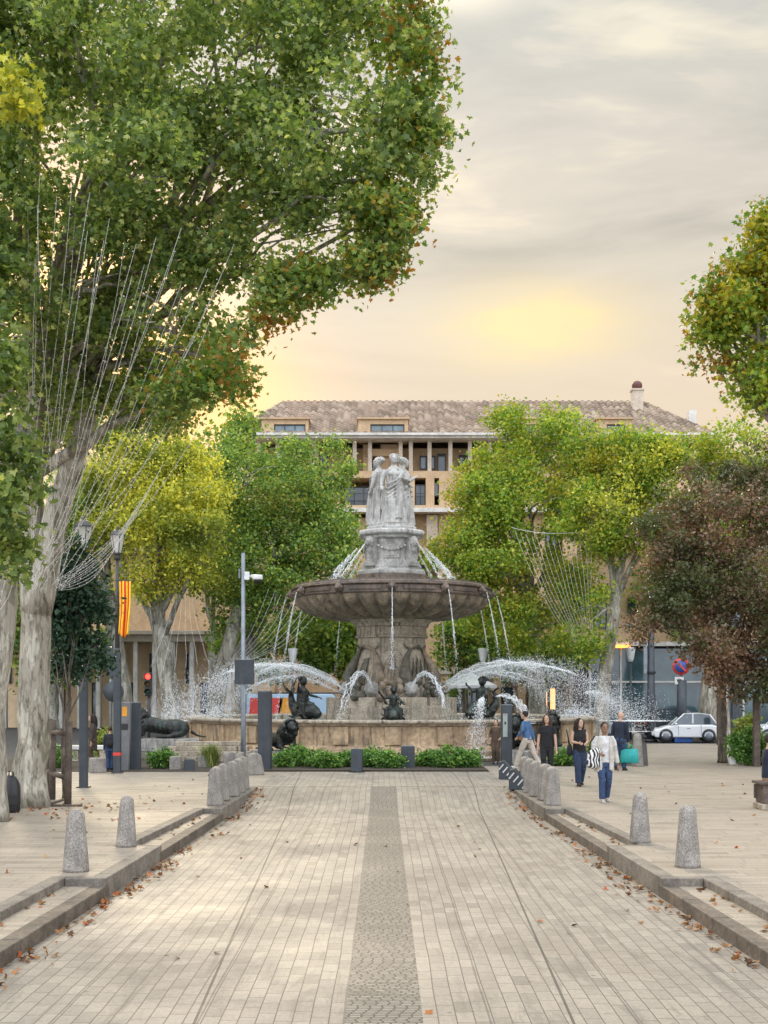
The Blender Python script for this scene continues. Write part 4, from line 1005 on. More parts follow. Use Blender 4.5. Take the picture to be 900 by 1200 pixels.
# ------------------------------------------------------------ bronze groups in and round the basin
def bronze_child(loc, rz, label, s=1.0, sd=0):
    t = thing('bronze_sculpture', label, 'sculpture', loc, rz, 'bronze groups in the basin'); q = MB(); rnd = random.Random(sd)
    # a child riding a curling fish on a rock
    rk = MB(); rk.ell((0, 0, .12), (.42, .40, .26), 12)
    for k in range(9): rk.ell((rnd.uniform(-.35, .35), rnd.uniform(-.35, .35), rnd.uniform(0, .3)), rnd.uniform(.08, .16), 8)
    rk.fuse('rock_base', M_moss, t, .03, 0)
    q.tube([(0, -.62, .40), (0, -.42, .52), (0, -.1, .5), (.06, .22, .5), (.12, .42, .72), (.10, .46, .98), (.0, .40, 1.12)], [.11, .21, .25, .2, .13, .08, .04], 12)
    for sx in (-1, 1):
        q.tube([(0 + .02 * sx, .42, 1.1), (.2 * sx, .44, 1.22), (.3 * sx, .42, 1.16)], [.05, .06, .02], 6, flat=.4); q.tube([(.18 * sx, -.25, .5), (.36 * sx, -.1, .42), (.44 * sx, 0, .30)], [.08, .06, .02], 6, flat=.5)
        q.ell((.10 * sx, -.52, .58), .05, 6)
        q.tube([(.10 * sx, -.02, .78), (.26 * sx, -.2, .72), (.27 * sx, -.24, .38)], [.10, .085, .055], 8); q.ell((.27 * sx, -.29, .34), (.05, .09, .04), 8)
    q.tube([(0, .02, .74), (0, .0, .95), (0, -.02, 1.16), (0, -.02, 1.26)], [.14, .145, .14, .06], 12, flat=1.15)
    q.ell((.02, -.04, 1.40), (.115, .12, .135), 12); q.ell((.02, -.16, 1.38), .022, 6)
    for k in range(16): q.ell((.02 + rnd.uniform(-.11, .11), rnd.uniform(-.08, .1), 1.46 + rnd.uniform(-.02, .08)), .045, 6)
    q.tube([(-.14, -.02, 1.16), (-.32, -.08, 1.10), (-.44, -.18, 1.26)], [.06, .05, .035], 8); q.tube([(.14, -.02, 1.16), (.28, -.12, 1.0), (.34, -.34, .94)], [.06, .05, .035], 8)
    hand(q, (-.44, -.18, 1.26), (-.3, -.3, .6), (0, -1, 0), 1.0, .5, .016); hand(q, (.34, -.34, .94), (.2, -.8, -.2), (0, 0, 1), 1.0, .8, .016)
    for k in range(26):      # curled fins, weed and drapery
        a = rnd.uniform(0, 6.28); r = rnd.uniform(.2, .42); p = Vector((r * math.cos(a), r * math.sin(a) * .9, rnd.uniform(.25, 1.05)))
        q.tube([p * .8 + Vector((0, 0, .1)), p, p + Vector((rnd.uniform(-.15, .15), rnd.uniform(-.1, .1), rnd.uniform(-.16, .14)))], [.04, .035, .012], 6)
    q.xf(Matrix.Scale(1, 4)); q.fuse('bronze_figure', M_bronze, t, .022, 1); t.scale = (s, s, s); return t
bc = [('bronze child on a fish at the middle of the basin front', -90 + 90, (FX + .02, FY - 7.2, 1.0), 1.0),
      ('bronze child on a fish by the tall dark post', 60, (FX - 3.25, FY - 5.6, 1.0), 1.22),
      ('bronze child on a fish spouting beside the intercom post', -50, (FX + 3.25, FY - 5.6, 1.0), 1.22)]
for k, (lb, rz, lc, s_) in enumerate(bc): bronze_child(lc, R(rz), lb, s_, k + 3)
def lion(name_label, loc, rz, s, plinth=True):
    t = thing('lion_statue', name_label, 'statue', loc, rz, 'bronze lions round the basin'); q = MB(); rnd = random.Random(4)
    # lies along +x, head at -x end
    q.tube([(1.25, 0, .42), (.9, 0, .50), (.3, 0, .50), (-.35, 0, .62), (-.75, 0, .78)], [.30, .40, .38, .42, .38], 16, flat=.85)
    for sy in (-1, 1):
        q.ell((.98, .30 * sy, .42), (.46, .2, .38), 14); q.tube([(1.1, .38 * sy, .2), (.6, .44 * sy, .10), (.22, .42 * sy, .08)], [.15, .10, .09], 10); q.ell((.16, .42 * sy, .09), (.15, .10, .08), 8)
        q.tube([(-.55, .26 * sy, .62), (-.62, .30 * sy, .22), (-1.0, .28 * sy, .11), (-1.45, .26 * sy, .10)], [.2, .16, .12, .11], 10); q.ell((-1.52, .26 * sy, .10), (.16, .12, .09), 8)
        q.ell((-1.02, .17 * sy, 1.34), (.06, .06, .09), 8)
    q.ell((-1.05, 0, 1.12), (.27, .25, .28), 14); q.ell((-1.30, 0, 1.04), (.18, .14, .13), 10); q.ell((-1.43, 0, 1.08), (.05, .06, .05), 8); q.ell((-1.28, 0, .94), (.12, .10, .07), 8)
    q.tube([(1.5, .05, .3), (1.75, .12, .12), (2.0, .25, .06), (2.15, .3, .06)], [.08, .05, .045, .03], 8)
    q.fuse('bronze_lion', M_bronze, t, .03, 2)
    m_ = MB()
    for k in range(150):
        u = rnd.random(); a = rnd.uniform(0, 6.28); r = .40 - .08 * abs(u - .4)
        p = Vector((-1.08 + u * .75, r * math.cos(a) * .92, 1.08 - u * .35 + r * math.sin(a)))
        m_.ell(p, rnd.uniform(.06, .11), 6); m_.tube([p, p + Vector((.12, rnd.uniform(-.08, .08), -.14))], [.06, .02], 5)
    m_.ell((-.75, 0, .95), (.38, .38, .42), 12)
    m_.fuse('mane', M_bronze, t, .03, 0)
    if plinth:
        p = MB(); p.span(-1.75, 1.85, -.62, .62, -.42, 0); p.span(-1.85, 1.95, -.72, .72, -.55, -.42); p.build('plinth', M_ped, t, .025)
    t.scale = (s, s, s); return t
p = at(183, 868, 44.5)
lion('dark bronze lion lying on a stone plinth beyond the blue grey totem', (p.x, 44.5, .72), R(6), .80)
p = at(330, 868, 42.0); lion('bronze lion crouching low against the basin behind the tall dark post', (p.x, 41.8, .40), R(120), .72)
p = at(612, 868, 42.6); lion('bronze lion facing the path behind the walking man with the tan bag', (p.x, 42.8, .42), R(72), .80)
p = at(640, 860, 45.0); lion('bronze lion beyond the woman in the black top and trousers, only its mane showing', (p.x + .1, 45.6, .42), R(95), .80)
# stone steps beside the lion
sp = thing('stone_steps', 'curved pale stone steps running down from the lion statue', 'steps', (-6.3, 43.0, 0))
for k in range(4):
    q = MB(); q.span(-1.6 + .25 * k, 1.9 - .12 * k, -.1 + .3 * k, 1.2, .16 * k, .16 * k + .155); q.build('step', M_fst, sp, .02)

# ------------------------------------------------------------ water
def drops(mb, P, r):
    for p, q in zip(P, r):
        o = len(mb.V); x, y, z = p
        mb.V += [(x + q, y, z), (x - q, y, z), (x, y + q, z), (x, y - q, z), (x, y, z + q * 1.5), (x, y, z - q * 1.5)]
        for f in ((0, 2, 4), (2, 1, 4), (1, 3, 4), (3, 0, 4), (2, 0, 5), (1, 2, 5), (3, 1, 5), (0, 3, 5)): mb.F.append([o + i for i in f]); mb.M.append(1); mb.S.append(True)
def arc(p0, p1, h, n=20):
    p0, p1 = Vector(p0), Vector(p1); P = []
    for i in range(n + 1):
        t = i / n; p = p0.lerp(p1, t); p.z += 4 * h * t * (1 - t); P.append(p)
    return P
def jet(label, p0, p1, h, r0, r1, nd, spread, sd, solid=1.0, group='water jets of the fountain', strands=3, dr=(.0045, .0125)):
    rng = np.random.default_rng(sd); P = arc(p0, p1, h, 26); mb = MB(); L = len(P) - 1
    for k in range(strands):
        off = rng.normal(size=3) * r0 * 1.2; n = int(L * solid * rng.uniform(.75, 1.0)) + 1; n = max(4, min(L + 1, n))
        w_ = rng.normal(size=(n, 3)); pts = []; q_ = rng.uniform(.22, .5)
        for i in range(n):
            t = i / L; pts.append(P[i] + Vector(off) * (.4 + 2 * t) + Vector(w_[i]) * (r0 * .5 + (r1 - r0) * t * .5))
        mb.tube(pts, [(r0 + (r1 - r0) * i / L) * q_ * (1 if i < n - 1 else .2) for i in range(n)], 6)
    th = thing('water_jet', label, 'water jet', p0, 0, group); mb.xf(Matrix.Translation(-Vector(p0))); mb.build('stream', M_jet, th, fix=False); mb = MB()
    t = 1 - rng.random(nd) ** 1.6 * .95; i = np.minimum((t * L).astype(int), L - 1); f = t * L - i
    A = np.array([tuple(p) for p in P]); C = A[i] + (A[i + 1] - A[i]) * f[:, None]
    C = C + rng.normal(size=(nd, 3)) * (spread * (.12 + t ** 1.5))[:, None] * np.array([1, 1, .9])
    C[:, 2] -= np.abs(rng.normal(size=nd)) * spread * t * .8
    C[:, 2] = np.maximum(C[:, 2], min(p0[2], p1[2]) - .02)
    drops(mb, C - np.array(p0), rng.uniform(dr[0], dr[1], nd))
    o = mb.build('droplets', [M_jet, M_drop], th, fix=False); o['kind'] = 'stuff'; return th
Fp = lambda x, y, z: (FX + x, FY + y, z)
# from the lion heads of the upper pedestal into the bowl
for k, lb in enumerate(('thin jet falling into the bowl behind the statue pedestal, shop side', 'thin jet falling into the bowl behind the statue pedestal, colonnade side', 'inner jet from the pedestal lion head toward the lone camera pole', 'inner jet from the pedestal lion head toward the walkers')):
    a = R(45 + 90 * k); c, s_ = math.cos(a), math.sin(a)
    jet(lb, Fp(1.48 * c, 1.48 * s_, 8.18), Fp(2.75 * c, 2.75 * s_, 6.68), .05, .022, .05, 160, .06, 10 + k, 1.0)
jet('white slanting jet from the pedestal side into the bowl, camera pole side', Fp(-1.36, -.1, 8.12), Fp(-2.5, -.3, 6.7), .05, .025, .10, 300, .09, 15, 1.0, strands=6)
jet('white slanting jet from the pedestal side into the bowl, intercom post side', Fp(1.36, -.1, 8.12), Fp(2.55, -.3, 6.7), .05, .025, .10, 300, .09, 16, 1.0, strands=6)
# from the spouts of the bowl rim
names = ['falling jet at the very middle of the bowl front', 'falling jet from the second bowl spout beside the middle one, walkers side', 'falling jet from the third bowl spout toward the walkers', 'falling jet from the outermost bowl spout, walkers side', 'falling jet behind the bowl edge, walkers side', 'falling jet hidden behind the shaft, walkers side', 'falling jet at the back of the bowl', 'falling jet hidden behind the shaft, lion side', 'falling jet behind the bowl edge, lion side', 'falling jet from the outermost bowl spout, lion side', 'falling jet from the third bowl spout toward the lion', 'falling jet from the second bowl spout beside the middle one, lion side']
for k in range(NS):
    a = R(-90 + k * 360 / NS); c, s_ = math.cos(a), math.sin(a)
    if k == 11: continue
    far = .55 if k else .16
    z1 = 1.2 if k not in (0,) else 3.2
    jet(names[k], Fp(4.24 * c, 4.24 * s_, 6.2), Fp((4.24 + far * 1.6) * c, (4.24 + far * 1.6) * s_, z1), .5 if k else .06, .013, .03, 420, .05, 30 + k, .62 if k else .8, strands=4)
# the arcs from the masks of the shaft
J = [('short arc of water rising from the shaft mask beside the middle bronze, lion side', (-.75, -2.2, 2.48), (-2.0, -3.4, 1.2), 1.15, .026, .08, 420, .15, .95),
     ('short arc of water rising from the shaft mask beside the middle bronze, walkers side', (.75, -2.2, 2.48), (2.2, -3.4, 1.2), 1.15, .026, .08, 420, .15, .95),
     ('long upper arc of water flying toward the bronze lion and breaking into spray', (-1.85, -1.4, 2.45), (-8.9, -2.6, 1.25), 1.50, .03, .09, 6500, .46, .75),
     ('long lower arc of water toward the lone camera pole', (-2.15, -.9, 2.35), (-7.2, -1.2, 1.25), 1.10, .026, .075, 2200, .30, .75),
     ('long upper arc of water flying over the walkers and breaking into spray', (1.85, -1.4, 2.45), (9.6, -2.6, 1.25), 1.58, .03, .09, 7000, .46, .75),
     ('long lower arc of water over the intercom post', (2.15, -.9, 2.35), (7.4, -1.4, 1.25), 1.25, .026, .075, 2400, .32, .75),
     ('back arc of water beyond the shaft, lion side', (-1.9, 1.4, 2.45), (-7.8, 3.6, 1.25), 1.6, .03, .12, 1200, .36, .7),
     ('back arc of water beyond the shaft, walkers side', (1.9, 1.4, 2.45), (8.6, 3.6, 1.25), 1.7, .03, .12, 1500, .38, .7),
     ('spray falling down the basin front beside the intercom post', (3.2, -6.3, 2.1), (2.75, -8.9, .15), .5, .03, .22, 1500, .24, .45),
     ('thin jet thrown by the bronze child beside the intercom post', (3.7, -6.0, 2.15), (4.9, -6.6, 1.25), .35, .025, .09, 320, .10, 1.0),
     ('broken spray cloud beyond the tall lamp column by the shops', (7.6, -.8, 2.3), (9.7, -1.2, .8), .5, .02, .25, 1300, .36, .3)]
for k, (lb, a, b_, h, r0, r1, nd, spd, so_) in enumerate(J): jet(lb, Fp(*a), Fp(*b_), h, r0, r1, int(nd * 1.7), spd, 60 + k, so_, strands=5)
# foam where the long arcs land
for k, (lb, x, y, n) in enumerate((('foam bubbling at the basin edge where the arc lands, lion side', -7.2, -2.0, 700), ('foam bubbling at the basin edge where the arc lands, walkers side', 7.2, -2.0, 800))):
    rng = np.random.default_rng(90 + k); mb = MB(); C = np.stack([FX + x + rng.normal(size=n) * .6, FY + y + rng.normal(size=n) * .6, 1.22 + np.abs(rng.normal(size=n)) * .34], 1); drops(mb, C, rng.uniform(.006, .018, n))
    o = mb.build('foam', [M_jet, M_drop], None, fix=False); tag(o, lb, 'foam'); o['kind'] = 'stuff'
# ------------------------------------------------------------ street furniture
M_boll = pm('granite_bollard', (.40, .37, .335), (.27, .25, .225), 5, .75, .4, fine=.8, streak=.45, streak_c=(.12, .11, .10))
M_anth = pm('anthracite_paint', (.050, .062, .075), (.036, .045, .055), 3, .5, .12, fine=.3, streak=.2, streak_c=(.11, .115, .12))
M_steel = pm('galvanised_steel', (.27, .31, .35), (.19, .22, .25), 4, .45, .1, metal=.4, fine=.3)
M_iron = pm('cast_iron', (.065, .065, .07), (.035, .035, .038), 5, .5, .25, fine=.3)
M_wood = pm('weathered_wood', (.17, .13, .105), (.09, .07, .058), 5, .85, .4, fine=.6, streak=.6, streak_c=(.05, .04, .033))
M_wplast = pm('white_plastic', (.72, .73, .73), (.6, .61, .61), 4, .4)
M_black = pm('black_plastic', (.02, .02, .022), (.014, .014, .016), 4, .45)
M_stripe = pm('white_paint', (.72, .72, .70), (.55, .55, .53), 6, .6, fine=.4)
M_red = pm('red_paint', (.62, .05, .03), (.5, .035, .025), 4, .45)
M_blue = pm('blue_paint', (.02, .10, .36), (.015, .07, .26), 4, .45)
M_orange = pm('orange_paint', (.80, .36, .03), (.7, .3, .03), 4, .5)
M_lampg = bsdf('lantern_glass'); M_lampg[2].inputs['Base Color'].default_value = (.75, .74, .70, 1); M_lampg[2].inputs['Roughness'].default_value = .2; M_lampg[2].inputs['Alpha'].default_value = .55; M_lampg = M_lampg[0]

def bollard(loc, label, group, r=.165, h=.77, tilt=0):
    q = MB(); q.lathe([(r, 0), (r * .985, .04), (r * .66, h - .1), (r * .60, h - .05), (r * .45, h - .015), (r * .2, h), (.005, h)], 24)
    o = q.build('stone_bollard', M_boll); o.location = loc; o.rotation_euler = (tilt, tilt * .5, random.random() * 6); tag(o, label, 'bollard', group); return o
gB = 'tapered stone bollards along the kerbs'
bollard(gp(89, 1021), 'tapered stone bollard, nearer one of the pair below the huge plane tree', gB, .17, .80)
bollard(gp(148, 992), 'slim tapered stone bollard, farther one of the pair below the huge plane tree', gB, .155, .76, R(1.5))
bollard(gp(750, 987), 'pale tapered stone bollard, farther of the pair on the walkers side kerb', gB, .165, .77)
bollard(gp(806, 1016), 'darker tapered stone bollard, nearer of the pair on the walkers side kerb', gB, .17, .82)
def slab_stone(loc, label, group, w_=.30, d_=.42, h=.78, rz=0, lean=0):
    q = MB(); n = 10
    prof = []
    for k in range(n + 1):
        a = math.pi * k / n; prof.append((math.cos(a) * w_ * .36, h - w_ * .36 + math.sin(a) * w_ * .36))
    P = [(w_ * .52, 0)] + prof + [(-w_ * .52, 0)]
    q.prism(P, -d_ / 2, d_ / 2, 0, 'y'); o = q.build('kerb_stone_block', M_boll, None, .03); o.location = loc; o.rotation_euler = (lean, 0, rz); tag(o, label, 'stone block', group); return o
ordn = ['first and nearest', 'second', 'third', 'fourth', 'fifth']
for s, side, grp in ((-1, 'below the camera pole', 'stone blocks below the camera pole'), (1, 'beside the walking women', 'stone blocks beside the walking women')):
    for k in range(5):
        Y_ = 26.3 + k * 1.08; slab_stone((s * (edge(Y_) + .27 + .03 * math.sin(k * 2)), Y_, .003), f'{ordn[k]} round topped stone block in the row {side}', grp, .31, .40, .78 + .02 * math.sin(k * 3.1), R(4 * math.sin(k * 1.7)), R(2 * math.cos(k * 2.2)))
for k, (px, py, hh) in enumerate(((298, 908, .62), (284, 903, .55), (270, 900, .5))):
    slab_stone(gp(px, py), ('worn grey stone block against the foot of the tall dark post', 'worn grey stone block at the foot of the camera pole', 'low worn stone block just beyond the camera pole')[k], 'worn stone blocks at the street head', .5, .4, hh, R(20))
bollard(gp(747, 898), 'tall pale stone post beside the man with the turquoise bag', gB, .19, 1.02)

def totem(loc, w_, d_, h, label, rz=0, tiltx=0, panel=False, name='metal_totem', cat='totem'):
    t = thing(name, label, cat, loc, rz); q = MB()
    q.prism([(-w_ / 2, -d_ / 2), (w_ / 2, -d_ / 2), (w_ / 2, d_ / 2), (-w_ / 2, d_ / 2)], 0, h); q.build('body', M_anth, t, .025)
    c = MB(); c.box((0, 0, h + .012), (w_ * .96, d_ * .96, .02)); c.build('top_plate', M_steel, t, .006)
    f = MB(); f.box((0, 0, .015), (w_ + .08, d_ + .08, .02)); f.build('base_plate', M_black, t)
    if panel:
        p = MB(); p.box((-w_ * .16, -d_ / 2 - .008, h - .62), (w_ * .42, .02, .72)); po = p.build('screen_panel', pm('pale_screen', (.34, .40, .36), (.28, .33, .3), 5, .25), t, .006)
        p = MB(); p.box((-w_ * .16, -d_ / 2 - .022, h - .30), (.03, .012, .05)); p.build('button', M_red, po)
        p = MB(); p.box((-w_ * .16, -d_ / 2 - .022, h - .55), (.05, .012, .08)); p.build('button', M_black, po)
    t.rotation_euler = (tiltx, 0, rz); return t
totem(gp(310.5, 903), .38, .30, 2.34, 'tallest blue grey metal post standing at the head of the street', R(-8))
totem(gp(593.5, 899), .34, .30, 1.92, 'dark intercom post with a pale screen panel beside the walkers', 0, 0, True, 'intercom_post', 'intercom post')
totem(gp(159, 902), .31, .28, 2.0, 'blue grey metal post between the flag lamp post and the bronze lion', R(6))
totem(gp(418, 905), .33, .26, .66, 'short leaning dark post in front of the hedge', R(-6), R(-5))
totem(gp(478, 901), .41, .30, .68, 'short upright dark post at the middle of the hedge')
# camera pole
p = gp(285, 896); t = thing('camera_pole', 'slim galvanised pole carrying a white security camera near its top', 'camera pole', p)
H = 2.3 + (812 - 648) / 1500 * p.y
q = MB(); q.tube([(0, 0, 0), (0, 0, 1.2), (0, 0, H)], [.085, .075, .062], 14); q.build('pole', M_steel, t)
q = MB(); q.lathe([(.16, 0), (.16, .02), (.1, .03), (.1, .10)], 14); q.build('base_flange', M_steel, t)
z = 2.3 + (812 - 676) / 1500 * p.y
q = MB(); q.tube([(0, 0, z), (.32, -.02, z + .02), (.40, -.02, z - .05)], [.03, .03, .03], 8); q.box((.12, 0, z + .03), (.16, .16, .26)); cb = q.build('camera_bracket', M_wplast, t, .01)
q = MB(); q.lathe([(.15, 0), (.17, -.03), (.17, -.14), (.13, -.16)], 16, c=(.46, -.02, z + .06)); q.box((.36, -.02, z + .02), (.2, .14, .10)); co_ = q.build('camera_housing', M_wplast, t, .008)
q = MB(); q.ell((.46, -.02, z - .11), (.115, .115, .12), 14); q.build('camera_dome', M_black, co_)
q = MB(); q.box((-.12, .0, z + .1), (.05, .1, .3)); q.build('junction_box', M_steel, t, .01)
# backs of signs by the pole
def sign_back(px0, px1, py0, py1, Y, label, round_=False, post=True, mat=None):
    c = at((px0 + px1) / 2, (py0 + py1) / 2, Y); w_ = (px1 - px0) / 1500 * Y; h = (py1 - py0) / 1500 * Y
    t = thing('road_sign', label, 'road sign', (c.x, Y, 0)); q = MB()
    if round_:
        q.lathe([(.001, -.012), (w_ / 2, -.012), (w_ / 2, .012), (.001, .012)], 32, caps=False); q.xf(Matrix.Translation((0, 0, c.z)) @ Matrix.Rotation(R(90), 4, 'X'))
    else: q.box((0, 0, c.z), (w_, .025, h))
    q.build('sign_plate', mat or M_anth, t, .008 if not round_ else 0)
    if post:
        q = MB(); q.tube([(0, .05, 0), (0, .05, c.z + h * .45)], .032, 8); q.build('post', M_steel, t)
        q = MB(); q.box((0, .03, c.z), (.2, .05, .05)); q.build('clamp', M_steel, t)
    return t
sign_back(275, 298, 773, 802, 36.6, 'grey back of a square road sign behind the camera pole')
sign_back(121, 145, 795, 826, 37.6, 'grey back of a round road sign beside the flag lamp post', True)
sign_back(125, 133, 757, 793, 37.9, 'grey back of a narrow upright sign above the round sign', False)
# lantern lamp posts
def lamp_post(base, zt, label, lw=.36, pole_r=.10, band=False):
    t = thing('street_lamp', label, 'street lamp', base, 0, 'lantern lamp posts by the plane trees'); q = MB()
    q.prism([(-pole_r, -pole_r), (pole_r, -pole_r), (pole_r, pole_r), (-pole_r, pole_r)], 0, zt * .5); q.build('lower_post', M_anth, t, .02)
    q = MB(); q.tube([(0, 0, zt * .5), (0, 0, zt - .75)], [pole_r * .7, pole_r * .42], 12); q.lathe([(pole_r * .9, zt * .5), (pole_r * .7, zt * .5 + .12)], 12); q.lathe([(.05, zt - .82), (.12, zt - .76), (.06, zt - .70), (.1, zt - .64)], 12); q.build('upper_post', M_iron, t)
    q = MB(); q.lathe([(lw * .26, zt - .62), (lw * .5, zt - .12)], 6, smooth=False, caps=False); lg = q.build('lantern_glass', M_lampg, t)
    q = MB()
    for k in range(6):
        a = 2 * math.pi * k / 6; q.tube([(lw * .27 * math.cos(a), lw * .27 * math.sin(a), zt - .63), (lw * .51 * math.cos(a), lw * .51 * math.sin(a), zt - .11)], .012, 5)
    q.lathe([(lw * .3, zt - .65), (lw * .3, zt - .61), (.03, zt - .6)], 6, smooth=False); q.lathe([(lw * .54, zt - .12), (lw * .54, zt - .09), (lw * .30, zt + .02), (lw * .12, zt + .06), (.04, zt + .13), (.01, zt + .16)], 12, smooth=False)
    q.build('lantern_frame', M_iron, lg)
    q = MB(); q.lathe([(.05, zt - .6), (.07, zt - .4), (.03, zt - .28)], 10); q.build('bulb', M_wplast, lg)
    q = MB(); q.box((0, 0, .02), (.3, .3, .03)); q.build('base_plate', M_iron, t)
    if band: q = MB(); q.box((0, 0, .55), (pole_r * 2 + .012, pole_r * 2 + .012, .09)); q.build('red_band', M_red, t)
    return t
pl1 = gp(98, 923); lamp_post(pl1, 2.3 + (812 - 612) / 1500 * pl1.y, 'lantern street lamp standing before the young dark evergreen', .42, .095)
pl2 = gp(137.5, 906); lamp_post(pl2, 2.3 + (812 - 623) / 1500 * pl2.y, 'lantern street lamp with a striped flag and a red band low on its post', .42, .10, True)
# flag
def flag():
    Yf = pl2.y - .16; x0, x1 = at(139.5, 700, Yf).x, at(153.5, 700, Yf).x; z0, z1 = at(140, 745, Yf).z, at(140, 681, Yf).z
    t = thing('flag', 'red and yellow striped flag hanging from the lamp post', 'flag', (x0, Yf, z1)); q = MB(); nx, nz = 28, 20; W_, H_ = x1 - x0, z0 - z1
    V = []; 
    for j in range(nz + 1):
        for i in range(nx + 1):
            u, v = i / nx, j / nz
            V.append((u * W_ * (1 - .12 * v) + .03 * math.sin(v * 5) * v, .05 * math.sin(u * 11 + v * 1.5) * (.4 + v) , v * H_ + .05 * math.sin(u * 6.5 + 1) * v))
    F = []; o = 0
    for j in range(nz):
        for i in range(nx): F.append((j * (nx + 1) + i, j * (nx + 1) + i + 1, (j + 1) * (nx + 1) + i + 1, (j + 1) * (nx + 1) + i)); q.M.append(i * 7 // nx % 2); q.S.append(True)
    q.V = V; q.F = F; o = q.build('cloth', [pm('flag_yellow', (.95, .62, .02), (.85, .52, .02), 3, .7), pm('flag_red', (.72, .035, .02), (.6, .03, .02), 3, .7)], t)
    sd_ = o.modifiers.new('thick', 'SOLIDIFY'); sd_.thickness = .004
    q = MB(); q.tube([(-.12, 0, .02), (W_ + .02, 0, .02)], .014, 6); q.build('flag_rod', M_iron, t)
flag()
# parking meter with orange label
p = gp(147, 903); t = thing('parking_meter', 'grey tapering parking meter with an orange label beside the flag lamp post', 'parking meter', p)
q = MB(); q.prism([(-.10, 0), (.10, 0), (.15, 1.15), (.17, 2.02), (-.17, 2.02), (-.15, 1.15)], -.12, .12, 0, 'y'); q.build('body', pm('grey_metal', (.20, .205, .21), (.14, .145, .15), 3, .5, fine=.3), t, .02)
q = MB(); q.box((0, -.125, 1.75), (.15, .012, .28)); q.build('label_plate', M_orange, t, .02); q = MB(); q.box((0, -.125, 1.3), (.2, .012, .18)); q.build('screen', M_black, t)
# traffic light
p = at(174, 795, 47); t = thing('traffic_light', 'traffic light showing red in front of the colonnade', 'traffic light', (p.x, 47, 0))
q = MB(); q.tube([(0, .1, 0), (0, .1, 3.0)], .06, 10); q.build('pole', M_anth, t); q = MB(); q.box((0, 0, 2.62), (.26, .22, .86)); hs = q.build('housing', M_black, t, .03)
for k, m_ in enumerate((emit('red_lamp', (1, .03, .02), 5), pm('amber_lens', (.12, .07, .01), (.1, .06, .01), 4, .3), pm('green_lens', (.01, .07, .04), (.01, .06, .03), 4, .3))):
    q = MB(); q.lathe([(.10, 0), (.09, .02), (.01, .035)], 16); q.xf(Matrix.Translation((0, -.11, 2.90 - .28 * k)) @ Matrix.Rotation(R(90), 4, 'X')); q.build('lens', m_, hs)
    q = MB()
    for j in range(9):
        a = math.pi * (.0 + j / 8); q.box((.115 * math.cos(a), -.18, 2.90 - .28 * k + .115 * math.sin(a)), (.05, .16, .012), 0, 0, ('Y', -a + math.pi / 2))
    q.build('visor', M_black, hs)
# columns and sign on the path
p = gp(763, 869.5); t = thing('lamp_column', 'stout dark lamp column rising into the dark tree over the path', 'lamp column', p)
q = MB(); q.tube([(0, 0, 0), (0, 0, 2.2), (0, 0, 2.25), (0, 0, 7)], [.21, .21, .18, .13], 16); q.build('column', M_anth, t); q = MB(); q.lathe([(.3, 0), (.3, .1), (.22, .14)], 16); q.build('base', M_iron, t)
q = MB(); q.box((-.3, -.1, 4.0), (.16, .12, 1.6)); q.build('banner_arm', M_steel, t, .01)
q = MB(); q.lathe([(.215, 3.2), (.215, 3.3)], 16, smooth=False); q.build('collar', M_black, t)
p = gp(799, 870); t = thing('no_parking_sign', 'no parking sign with a small white panel on a dark post with a blue foot', 'road sign', p)
q = MB(); q.tube([(0, 0, .3), (0, 0, 2.9)], .23, 16); q.build('post', M_anth, t, 0); q = MB(); q.tube([(0, 0, 2.8), (0, 0, 3.75)], .05, 10); q.build('upper_pole', M_steel, t)
q = MB(); q.prism([(-.42, -.36), (.42, -.36), (.42, .36), (-.42, .36)], 0, .24); q.build('foot', M_blue, t, .03)
z = at(797, 781, p.y).z
sd2 = MB(); sd2.lathe([(.001, 0), (.40, 0), (.40, .03), (.001, .03)], 36, caps=False); sd2.xf(Matrix.Translation((-.06, -.1, z)) @ Matrix.Rotation(R(90), 4, 'X') ); d1 = sd2.build('sign_disc', M_red, t)
sd2 = MB(); sd2.lathe([(.001, 0), (.29, 0), (.29, .012), (.001, .012)], 36, caps=False); sd2.xf(Matrix.Translation((-.06, -.128, z)) @ Matrix.Rotation(R(90), 4, 'X')); sd2.build('blue_disc', M_blue, d1)
sd2 = MB()
sd2.box((-.06, -.146, z), (.6, .012, .09), 0, 0, ('Y', R(45))); sd2.build('slash', M_red, d1)
q = MB(); q.box((-.14, -.1, z - .66), (.42, .03, .34)); wp = q.build('white_panel', M_stripe, t, .01)
q = MB()
for k in range(3): q.box((-.22 + .08 * k, -.118, z - .66 + .02 * (k % 2)), (.05, .01, .16), 0, 0, ('Y', R(-20)))
q.build('pictogram_text', M_black, wp)
# wooden posts beside the dark tree
for k, (px, py, w_, top) in enumerate(((844.5, 873, .30, 800), (861.5, 873, .34, 795), (886.5, 898, .20, 815))):
    p = gp(px, py); h = 2.3 + (812 - top) / 1500 * p.y
    t = thing('wooden_post', ('square dark wooden post beside the white car tail', 'thicker dark post between the two wooden ones by the planter', 'weathered wooden stake at the planter under the dark tree')[k], 'post', p, 0, 'posts under the dark leaved tree')
    q = MB(); q.prism([(-w_ / 2, -w_ / 2), (w_ / 2, -w_ / 2), (w_ / 2, w_ / 2), (-w_ / 2, w_ / 2)], 0, h); q.build('shaft', M_wood if k != 1 else M_anth, t, .03)
    q = MB(); q.lathe([(w_ * .7, h), (w_ * .4, h + .12), (.02, h + .16)], 4, rot=R(45), smooth=False); q.build('cap', M_wood, t)
